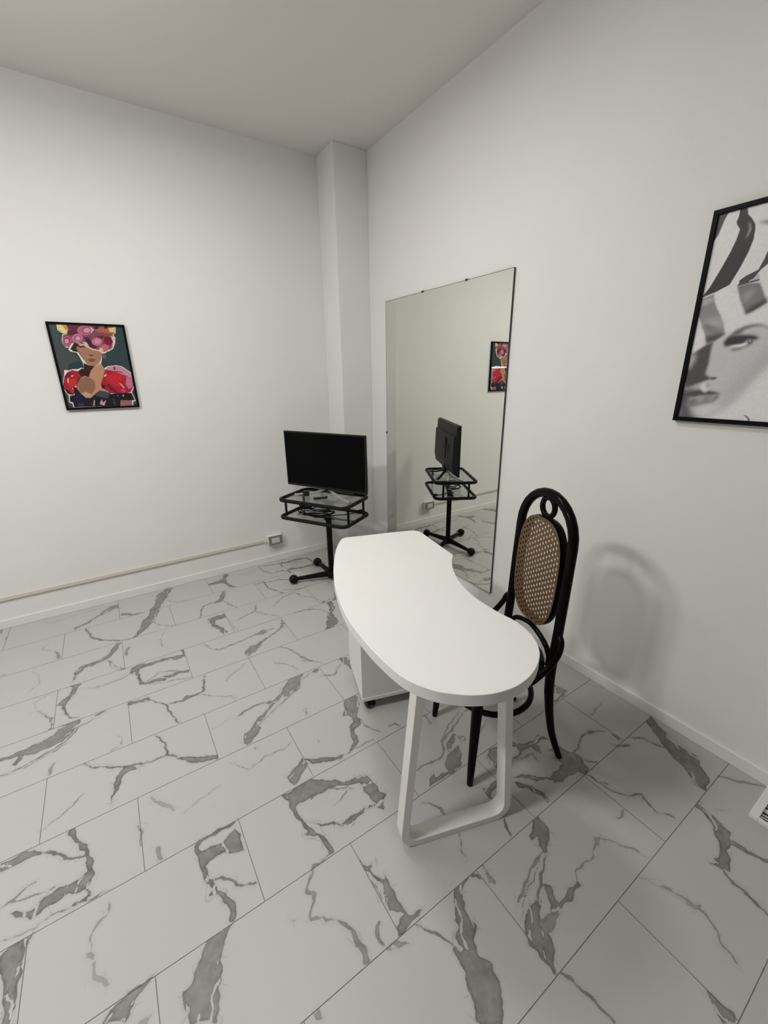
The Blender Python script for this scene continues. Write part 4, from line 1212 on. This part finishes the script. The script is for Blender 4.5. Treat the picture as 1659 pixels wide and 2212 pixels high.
# ------------------------------------------------------------------ mirror
def wall_mirror():
    t = thing('wall_mirror', 'tall frameless mirror fixed to white wall behind the desk', 'mirror', (0, -1.09, 0.179))
    y0, y1, z1 = -1.676 + 1.09, -0.498 + 1.09, 2.034 - 0.179
    x0, x1 = -0.0125, -0.0035
    v = [(x0, y0, 0), (x0, y1, 0), (x0, y1, z1), (x0, y0, z1), (x1, y0, 0), (x1, y1, 0), (x1, y1, z1), (x1, y0, z1)]
    mb = MB().add(v, [(0, 3, 2, 1)], False, 0).add(v, [(4, 5, 6, 7), (0, 1, 5, 4), (1, 2, 6, 5), (2, 3, 7, 6), (3, 0, 4, 7)], False, 1)
    # thin dark bevelled rim line
    w = 0.0022
    rim = [(y0, 0, y1, w), (y0, z1 - w, y1, z1), (y0, w, y0 + w, z1 - w), (y1 - w, w, y1, z1 - w)]
    for a, b_, c, d in rim:
        mb.box((x0 - 0.0003, a, b_), (x0 + 0.0001, c, d), 0, 1)
    mb.build('mirror_glass', [M_MIRROR, M_MEDGE], t)
    for y, z in ((-0.931, 2.034), (-1.332, 2.034), (-0.498, 1.087), (-0.931, 0.179), (-1.332, 0.179)):
        yy, zz = y + 1.09, z - 0.179
        mb = MB()
        if z == 1.087:
            s = 1 if y > -1 else -1
            mb.box((-0.0165, yy - 0.006 if s > 0 else yy - 0.006, zz - 0.007), (-0.0005, yy + 0.006, zz + 0.007), 0.0015)
        else:
            mb.box((-0.0165, yy - 0.007, zz - 0.006), (-0.0005, yy + 0.007, zz + 0.006), 0.0015)
        mb.cyl((-0.0185, yy, zz), (-0.016, yy, zz), 0.004, 12)
        mb.build('mirror_clip', M_STEEL, t)


wall_mirror()

# ------------------------------------------------------------------ framed prints
# flat colour areas of the prints: colour, edge softness, then u v pairs in half millimetres
PORTRAIT_PRINT = """
174 172 174 60 153 538 217 598 328 643 517 643 553 477 497 393 454 328 407 236 361 152 304 81 237 37 181 22 80 22 38 18 33 330 154 456
158 156 158 180 373 348 460 482 514 516 531 441 495 405 451 340 397 248 329 134 287 162
76 74 76 10 23 1372 85 1367 69 1328 60 1288 51 1247 35 1222 22 1195 21 1312
56 54 56 10 146 1370 187 1365 196 1329 223 1298 247 1262 254 1232 257 1171 245 1104 222 1027 180 921 105 887 25 863 62 920 111 1037 144 1129 163 1199 169 1250 146 1284 140 1303 148 1328
150 148 150 20 208 1288 220 1268 231 1235 224 1206 209 1183 218 1211 222 1240
66 64 66 10 375 1156 402 1033 364 1013 334 984 308 939 280 923 232 916 230 938 262 962 321 987 339 1046 348 1089
125 123 125 30 261 1268 309 1269 351 1268 362 1219 315 1241
112 110 112 15 224 906 281 915 347 908 383 838 411 784 350 741 309 720 264 808
58 56 58 50 309 754 402 811 412 784 350 741 309 720
140 138 140 60 262 849 312 878 330 868 309 813 284 794
165 163 165 10 295 927 330 964 341 927 284 918
72 70 72 10 223 910 231 918 339 930 340 919 281 914 227 906
124 122 124 15 34 858 98 876 107 840 133 786 164 736 195 674 214 614 222 609 169 569 119 550 93 616 59 688 29 743 21 748 22 800
165 163 165 50 34 846 101 853 105 833 36 806
155 153 155 70 52 704 159 725 181 688 203 634 151 659 85 653
70 68 70 50 116 552 100 599 147 607 181 617 220 609 169 569
82 80 82 60 67 687 103 679 154 643 193 627 157 630 84 657
70 68 70 35 33 482 61 502 117 548 166 566 157 538 157 480 159 414 152 351 159 334 197 317 177 300 138 283 87 260 38 242 13 353 23 426 45 460
165 163 165 60 7 470 59 489 65 438 44 383 13 374
78 76 78 100 31 13 25 246 86 247 141 248 95 199 92 154 108 92 136 48 186 20
205 203 205 40 137 252 165 287 180 287 192 266 177 223 157 227
90 88 90 40 170 287 185 283 191 249 173 244
68 66 68 25 35 192 83 221 136 235 176 210 195 229 239 220 277 206 236 197 169 188 111 177
110 108 110 30 108 172 176 188 269 199 257 165 232 138 181 122 117 106 53 116
175 173 175 60 125 169 178 179 172 153 136 156
160 158 160 50 202 176 241 188 227 164 205 161
190 188 190 100 116 92 168 113 242 130 283 110 205 44 155 54
45 43 45 15 180 304 203 322 230 317 221 306 200 303
98 96 98 30 238 584 274 628 323 651 371 658 410 654 449 633 495 606 461 621 413 640 372 639 328 627 304 599
50 48 50 30 216 550 237 588 280 597 348 595 389 588 418 567 402 557 373 555 352 561 343 542 318 532 284 530 250 524 236 523 222 538
210 208 210 15 260 526 318 532 353 541 355 530 321 517 286 518
60 58 60 15 350 557 388 554 382 536 364 529
190 188 190 10 364 552 375 553 373 542
105 103 105 35 265 501 287 514 338 517 382 543 393 541 365 518 327 502 292 492
70 68 70 10 432 72 452 65 470 46 482 20 474 19 460 45
"""
FLOWER_PRINT = """
66 75 75 10 3 997 102 981 111 856 183 681 261 584 266 484 111 80 -7 49 -33 443
38 58 66 10 121 527 183 562 258 569 268 491 117 478
228 222 212 10 101 985 696 983 684 908 653 882 670 851 655 786 639 753 619 717 586 702 578 691 548 687 538 672 507 661 491 661 477 585 459 542 478 491 492 462 236 456 254 484 274 491 274 555 256 619 235 668 177 680 160 701 174 729 143 721 117 768 118 809 135 870 174 875 132 885 99 914
228 222 212 10 244 496 278 478 470 481 528 513 617 525 681 510 728 469 773 431 778 351 777 266 734 190 761 78 727 69 722 19 73 31 73 75 43 95 57 168 14 256 22 306 54 397 67 440 71 471 115 464 154 478 209 478
128 72 90 10 105 979 690 977 678 912 643 882 659 847 645 790 614 728 549 694 510 676 467 703 405 713 367 740 328 763 275 776 214 778 175 732 145 731 123 768 125 809 138 857 188 882 139 892 105 917
226 216 132 10 105 979 194 973 203 927 174 872 138 897 108 923
205 135 100 10 154 975 210 961 200 913 173 926
92 48 60 10 195 977 339 977 294 931 214 924
88 38 54 10 190 909 283 937 322 891 304 859 196 866
178 100 128 10 444 927 427 897 394 874 354 865 317 871 293 891 288 920 304 950 337 972 377 982 414 976 439 956
150 75 100 10 437 926 427 906 405 891 379 884 355 889 340 903 338 922 348 943 369 958 395 964 419 960 434 946
208 152 168 10 423 926 416 912 401 901 382 897 364 900 353 909 351 923 359 937 374 947 393 952 410 949 421 940
205 178 188 10 430 971 464 934 417 884 433 923
172 96 76 10 474 938 562 970 658 967 674 912 577 880 504 898
218 204 124 10 614 955 685 972 676 912 623 917
58 24 30 10 519 961 514 952 504 945 490 942 478 944 470 950 468 959 474 968 484 974 497 977 509 976 518 970
58 24 30 10 613 969 609 961 599 955 588 952 577 954 570 959 568 967 573 975 582 981 594 983 605 982 612 976
140 70 55 10 488 911 575 901 643 882 544 871
178 92 122 10 214 795 201 763 179 739 154 730 132 738 120 761 120 792 133 824 154 847 179 856 201 849 214 826
128 60 85 10 199 801 191 781 177 766 160 761 145 765 137 780 137 799 145 819 160 834 176 840 191 835 199 821
206 152 168 10 185 796 179 782 169 772 158 768 149 771 144 781 144 795 149 809 159 819 170 823 179 819 185 810
192 115 142 10 330 833 318 807 293 787 263 779 237 785 220 804 218 829 230 855 255 875 284 883 311 877 328 859
150 80 105 10 314 832 305 815 289 803 270 798 253 802 242 814 240 830 248 847 264 859 283 864 301 860 312 849
212 160 172 10 306 832 300 821 289 812 275 809 263 812 255 819 254 830 260 841 271 850 284 853 296 851 304 843
222 180 150 10 315 794 364 789 370 740 334 764
58 36 60 10 345 851 398 838 413 783 460 735 432 719 390 732 353 795
196 110 132 10 523 800 510 776 486 758 457 751 430 756 413 773 410 797 422 821 446 839 475 847 502 841 520 824
212 140 155 10 505 803 498 790 485 780 468 776 453 779 443 788 441 801 448 815 462 825 478 829 494 826 503 817
110 24 40 10 478 862 551 875 537 836 493 842
112 20 30 10 554 858 625 857 631 803 600 760 551 773 543 815
150 40 45 10 571 809 602 803 583 774
190 98 110 10 490 757 544 773 591 745 550 698 509 686 475 714
225 185 150 10 470 721 510 729 514 679 478 696
215 190 190 10 622 874 657 854 645 790 608 731 635 804
166 121 97 10 224 764 274 771 326 754 364 727 403 702 465 693 496 668 470 592 436 542 398 513 360 513 314 534 292 584 270 626 249 675 231 723
46 36 36 10 179 708 233 782 280 769 249 737 249 675 207 681
140 98 80 10 240 723 268 682 295 598 314 534 292 584 253 668
60 40 40 10 262 758 324 746 334 731 277 727 250 741
192 172 162 10 271 757 299 761 311 747 281 745
110 70 60 10 349 650 408 645 389 627 358 630
138 64 64 10 325 591 365 602 420 593 390 569 358 564
150 122 84 10 528 629 524 619 516 611 507 609 499 611 494 619 494 629 498 639 506 646 515 649 523 646 527 639
46 62 64 10 519 629 517 623 513 619 509 618 505 619 502 623 502 629 505 634 508 638 513 640 517 638 519 634
180 130 104 10 283 503 474 502 498 459 455 191 135 202 176 403
187 137 110 10 282 545 360 513 412 517 453 546 474 502 495 473 455 400 410 305 416 230 328 180 275 138 224 139 184 193 166 259 161 332 198 389 270 438
50 25 25 10 280 553 324 524 386 513 337 459 303 384 262 399 213 403 201 453 248 485 272 481
92 58 48 10 200 403 262 399 220 374 176 310 166 259 159 317
142 101 77 10 350 276 339 242 320 212 296 188 268 173 239 169 213 175 191 191 177 216 171 247 173 281 184 314 202 344 226 368 254 383 282 387 308 382 330 366 345 341 352 311
196 150 122 10 184 193 238 213 295 174 263 142 225 143
168 30 46 10 210 453 152 469 99 446 59 397 30 313 19 263 53 190 105 173 123 202 110 260 153 288 180 360 209 410
200 40 42 10 112 361 175 367 154 296 92 261 70 305
120 22 48 10 66 404 129 446 127 404 68 355
232 165 180 10 81 372 97 376 88 319 74 326
228 160 180 10 121 404 153 411 135 386
60 15 30 10 34 248 68 233 100 181 53 190
166 30 48 10 487 466 526 502 608 517 673 502 721 465 762 427 770 351 769 267 720 191 634 170 574 180 487 183 449 229 408 290 450 378
196 36 46 10 495 407 595 443 707 390 642 330 600 248 535 302 476 341
190 140 165 10 495 473 547 510 614 513 678 495 726 457 768 419 765 366 709 397 651 420 583 451 526 466
150 30 55 10 579 502 612 502 591 458 683 443 660 432 589 447
190 112 142 10 707 390 767 374 760 259 706 230 683 291
205 150 170 10 611 308 636 300 668 246 647 246
225 185 195 10 469 407 498 422 486 392 459 389
110 20 42 10 476 303 501 295 582 187 561 184 495 228
60 15 30 10 414 290 460 289 444 237 414 253
205 60 80 10 609 225 653 239 675 207 628 178
20 20 30 10 117 278 148 267 184 193 224 139 274 136 328 180 388 223 470 198 499 175 589 187 729 181 750 87 589 93 576 22 83 33 84 86 53 102 67 171 117 173
30 22 62 10 135 202 181 178 205 110 142 46 115 99
62 69 84 10 325 166 394 219 458 206 479 175 455 123 404 133
70 45 50 10 135 76 187 81 192 44 128 40
212 152 142 10 281 38 298 99 314 114 295 37
212 152 146 10 354 59 388 118 393 72 436 107 399 34
48 60 66 10 492 68 531 97 527 36
152 102 86 10 589 95 716 88 712 25 577 27
170 175 180 10 636 151 633 144 630 139 626 137 623 139 622 144 622 151 624 158 627 163 631 165 634 163 636 158
150 155 160 10 575 153 574 150 571 148 568 147 565 148 563 150 563 153 564 156 567 159 570 159 573 158 575 156
60 90 90 10 521 105 519 101 515 99 511 98 507 99 505 102 505 106 506 110 510 112 514 113 518 112 520 109
"""


def art_material():
    m = bpy.data.materials.new('printed_paper_behind_glass')
    m.use_nodes = True
    nt = m.node_tree
    b = nt.nodes['Principled BSDF']
    at = nt.nodes.new('ShaderNodeAttribute')
    at.attribute_name = 'print'
    nt.links.new(at.outputs['Color'], b.inputs['Base Color'])
    b.inputs['Roughness'].default_value = 0.5
    b.inputs['Specular IOR Level'].default_value = 0.2
    b.inputs['Coat Weight'].default_value = 1.0
    b.inputs['Coat Roughness'].default_value = 0.015
    b.inputs['Coat IOR'].default_value = 1.5
    return m


M_PRINT = art_material()


def box_blur(a, r):
    if r < 1:
        return a
    for ax in (0, 1):
        p = np.pad(a, [(r, r) if i == ax else (0, 0) for i in range(2)], mode='edge')
        c = np.cumsum(np.insert(p, 0, 0, axis=ax), axis=ax)
        n = a.shape[ax]
        a = (np.take(c, range(2 * r + 1, 2 * r + 1 + n), ax) - np.take(c, range(n), ax)) / (2 * r + 1)
    return a


def print_mesh(name, data, u0, u1, v0, v1, step, base, gain, put, parent, grain=0.0):
    """flat sheet whose vertices carry the printed colours; put(u, v) -> local point"""
    nx, ny = int((u1 - u0) / step) + 1, int((v1 - v0) / step) + 1
    U, Vv = np.meshgrid(np.linspace(u0, u1, nx), np.linspace(v0, v1, ny))
    P = np.stack([U.ravel(), Vv.ravel()], 1)
    img = np.ones((ny, nx, 3)) * np.array([s2l(c) for c in base])
    rng_ = np.random.RandomState(4)
    for ln in data.strip().splitlines():
        a = ln.split()
        col = np.array([s2l(float(c)) for c in a[:3]])
        blur = float(a[3]) / 10
        pts = np.array([float(v) / 2000 for v in a[4:]]).reshape(-1, 2)
        # antialias with four shifted samples
        m = np.zeros((ny, nx))
        for du, dv in ((-.25, -.25), (.25, -.25), (-.25, .25), (.25, .25)):
            m += inside(P + np.array([du, dv]) * step, pts).reshape(ny, nx) * 0.25
        if blur > 1:
            r = int(round(blur * 0.0012 / step))
            m = box_blur(box_blur(m, r), r)
        img = img * (1 - m[..., None]) + col * m[..., None]
    img = np.clip(img * gain, 0, 0.9)
    if grain:
        g = box_blur(rng_.randn(ny, nx), 1)
        img = np.clip(img * (1 + grain * g[..., None]), 0.002, 0.9)
    V = np.array([put(a, b) for a, b in P])
    i = np.arange(nx * ny).reshape(ny, nx)
    F = np.stack([i[:-1, :-1].ravel(), i[:-1, 1:].ravel(), i[1:, 1:].ravel(), i[1:, :-1].ravel()], 1)
    me = bpy.data.meshes.new(name)
    me.vertices.add(len(V))
    me.vertices.foreach_set('co', V.ravel())
    me.loops.add(F.size)
    me.loops.foreach_set('vertex_index', F.ravel().astype(np.int32))
    me.polygons.add(len(F))
    me.polygons.foreach_set('loop_start', (np.arange(len(F)) * 4).astype(np.int32))
    me.update(calc_edges=True)
    at = me.attributes.new('print', 'FLOAT_COLOR', 'POINT')
    at.data.foreach_set('color', np.concatenate([img.reshape(-1, 3), np.ones((nx * ny, 1))], 1).astype(np.float32).ravel())
    me.materials.append(M_PRINT)
    o = bpy.data.objects.new(name, me)
    COL.objects.link(o)
    o.parent = parent
    return o


def frame_bars(t, W, H, w, d, put):
    """four bars of a picture frame, outer size W x H, bar width w, depth d"""
    mb = MB()
    for lo, hi in (((0, 0), (W, w)), ((0, H - w), (W, H)), ((0, w), (w, H - w)), ((W - w, w), (W, H - w))):
        k = len(mb.v)
        mb.box((lo[0], lo[1], 0.001), (hi[0], hi[1], d), 0.0012, seg=1)
        mb.v[k:] = [put(*p) for p in mb.v[k:]]
    mb.build('frame', M_FRAME, t)
    mb = MB()
    mb.box((w * 0.5, w * 0.5, 0.001), (W - w * 0.5, H - w * 0.5, d - 0.010))
    mb.v = [put(*p) for p in mb.v]
    mb.build('backing_board', M_FRAME, t)


def flower_portrait():
    W, H = 0.396, 0.502
    t = thing('framed_picture', 'black framed colour portrait of woman in flower hat and red sleeves on left wall', 'picture', (-2.066, 0, 1.343))
    put = lambda u, v, d: (u, -d, v)
    frame_bars(t, W, H, 0.0125, 0.020, put)
    print_mesh('portrait_print', FLOWER_PRINT, 0.012, W - 0.012, 0.012, H - 0.012, 0.0016, (48, 64, 66), 1.0, lambda u, v: (u, -0.0145, v), t, 0.10)


def grey_portrait():
    W, H = 0.500, 0.699
    t = thing('framed_poster', 'large black framed black and white portrait of woman in ribbon hat on right wall', 'picture', (0, -2.530, 1.341))
    put = lambda u, v, d: (-d, -u, v)
    frame_bars(t, W, H, 0.0155, 0.022, put)
    print_mesh('portrait_print', PORTRAIT_PRINT, 0.015, W - 0.015, 0.015, H - 0.015, 0.0018, (199, 197, 198), 1.45, lambda u, v: (-0.0145, -u, v), t, 0.06)


flower_portrait()
grey_portrait()

# ------------------------------------------------------------------ socket and trunking on the left wall
def socket_and_trunking():
    t = thing('wall_socket', 'grey plated triple wall socket in white surface box beside the television stand', 'socket', (-0.856, 0, 0.205))
    MB().box((-0.060, -0.040, -0.041), (0.060, -0.0005, 0.041), 0.004).build('surface_box', M_WHITEP, t)
    pl = MB().box((-0.059, -0.047, -0.040), (0.059, -0.0402, 0.040), 0.003).build('cover_plate', M_GREYP, t)
    for k in range(3):
        x = (k - 1) * 0.0228
        sk = MB().box((x - 0.0108, -0.0485, -0.0225), (x + 0.0108, -0.0465, 0.0225), 0.0008).build('socket_module', M_WHITEP, pl)
        mb = MB()
        for z in (-0.0125, 0, 0.0125):
            mb.cyl((x, -0.0489, z), (x, -0.0475, z), 0.0027, 12)
        mb.build('pin_holes', M_HOLE, sk)
    o = MB().box((FAR_X + 0.002, -0.014, 0.193), (-0.930, -0.0005, 0.217), 0.002).build('cable_trunking', M_TRUNK)
    tag(o, 'long ivory cable trunking running along left wall to the socket', 'trunking')
    MB().box((-0.945, -0.018, 0.189), (-0.9165, -0.0142, 0.221), 0.0015).build('end_coupling', M_WHITEP, o)


socket_and_trunking()

# ------------------------------------------------------------------ small white frame at the right edge
def frame_on_floor():
    t = thing('floor_frame', 'small white frame with dark and white patterned print lying on floor by right wall', 'frame', (-0.11, -3.25, 0))
    x0, x1, y0, y1, h, w, w2 = -0.099, 0.096, -0.15, 0.144, 0.015, 0.026, 0.013
    mb = MB()
    mb.box((x0, y1 - w, 0), (x1, y1, h), 0.0012)
    mb.box((x0, y0, 0), (x1, y0 + w, h), 0.0012)
    mb.box((x0, y0 + w, 0), (x0 + w2, y1 - w, h), 0.0012)
    mb.box((x1 - w2, y0 + w, 0), (x1, y1 - w, h), 0.0012)
    mb.build('frame_bars', M_TABLE, t)
    m = bpy.data.materials.new('dark_and_white_print')
    m.use_nodes = True
    nt = m.node_tree
    tc = nt.nodes.new('ShaderNodeTexCoord')
    wv = nt.nodes.new('ShaderNodeTexWave')
    wv.inputs['Scale'].default_value = 16
    wv.inputs['Distortion'].default_value = 9
    wv.inputs['Detail Scale'].default_value = 1.4
    nt.links.new(tc.outputs['Object'], wv.inputs['Vector'])
    cr = nt.nodes.new('ShaderNodeValToRGB')
    e = cr.color_ramp.elements
    e[0].position, e[0].color = 0.30, (0.012, 0.010, 0.016, 1)
    e[1].position, e[1].color = 0.62, (0.55, 0.53, 0.50, 1)
    e2 = e.new(0.46)
    e2.color = (0.09, 0.08, 0.12, 1)
    nt.links.new(wv.outputs['Fac'], cr.inputs['Fac'])
    nt.links.new(cr.outputs['Color'], nt.nodes['Principled BSDF'].inputs['Base Color'])
    nt.nodes['Principled BSDF'].inputs['Roughness'].default_value = 0.8
    MB().box((x0 + w2 - 0.002, y0 + w - 0.002, 0.0005), (x1 - w2 + 0.002, y1 - w + 0.002, 0.008)).build('patterned_print', m, t)


frame_on_floor()
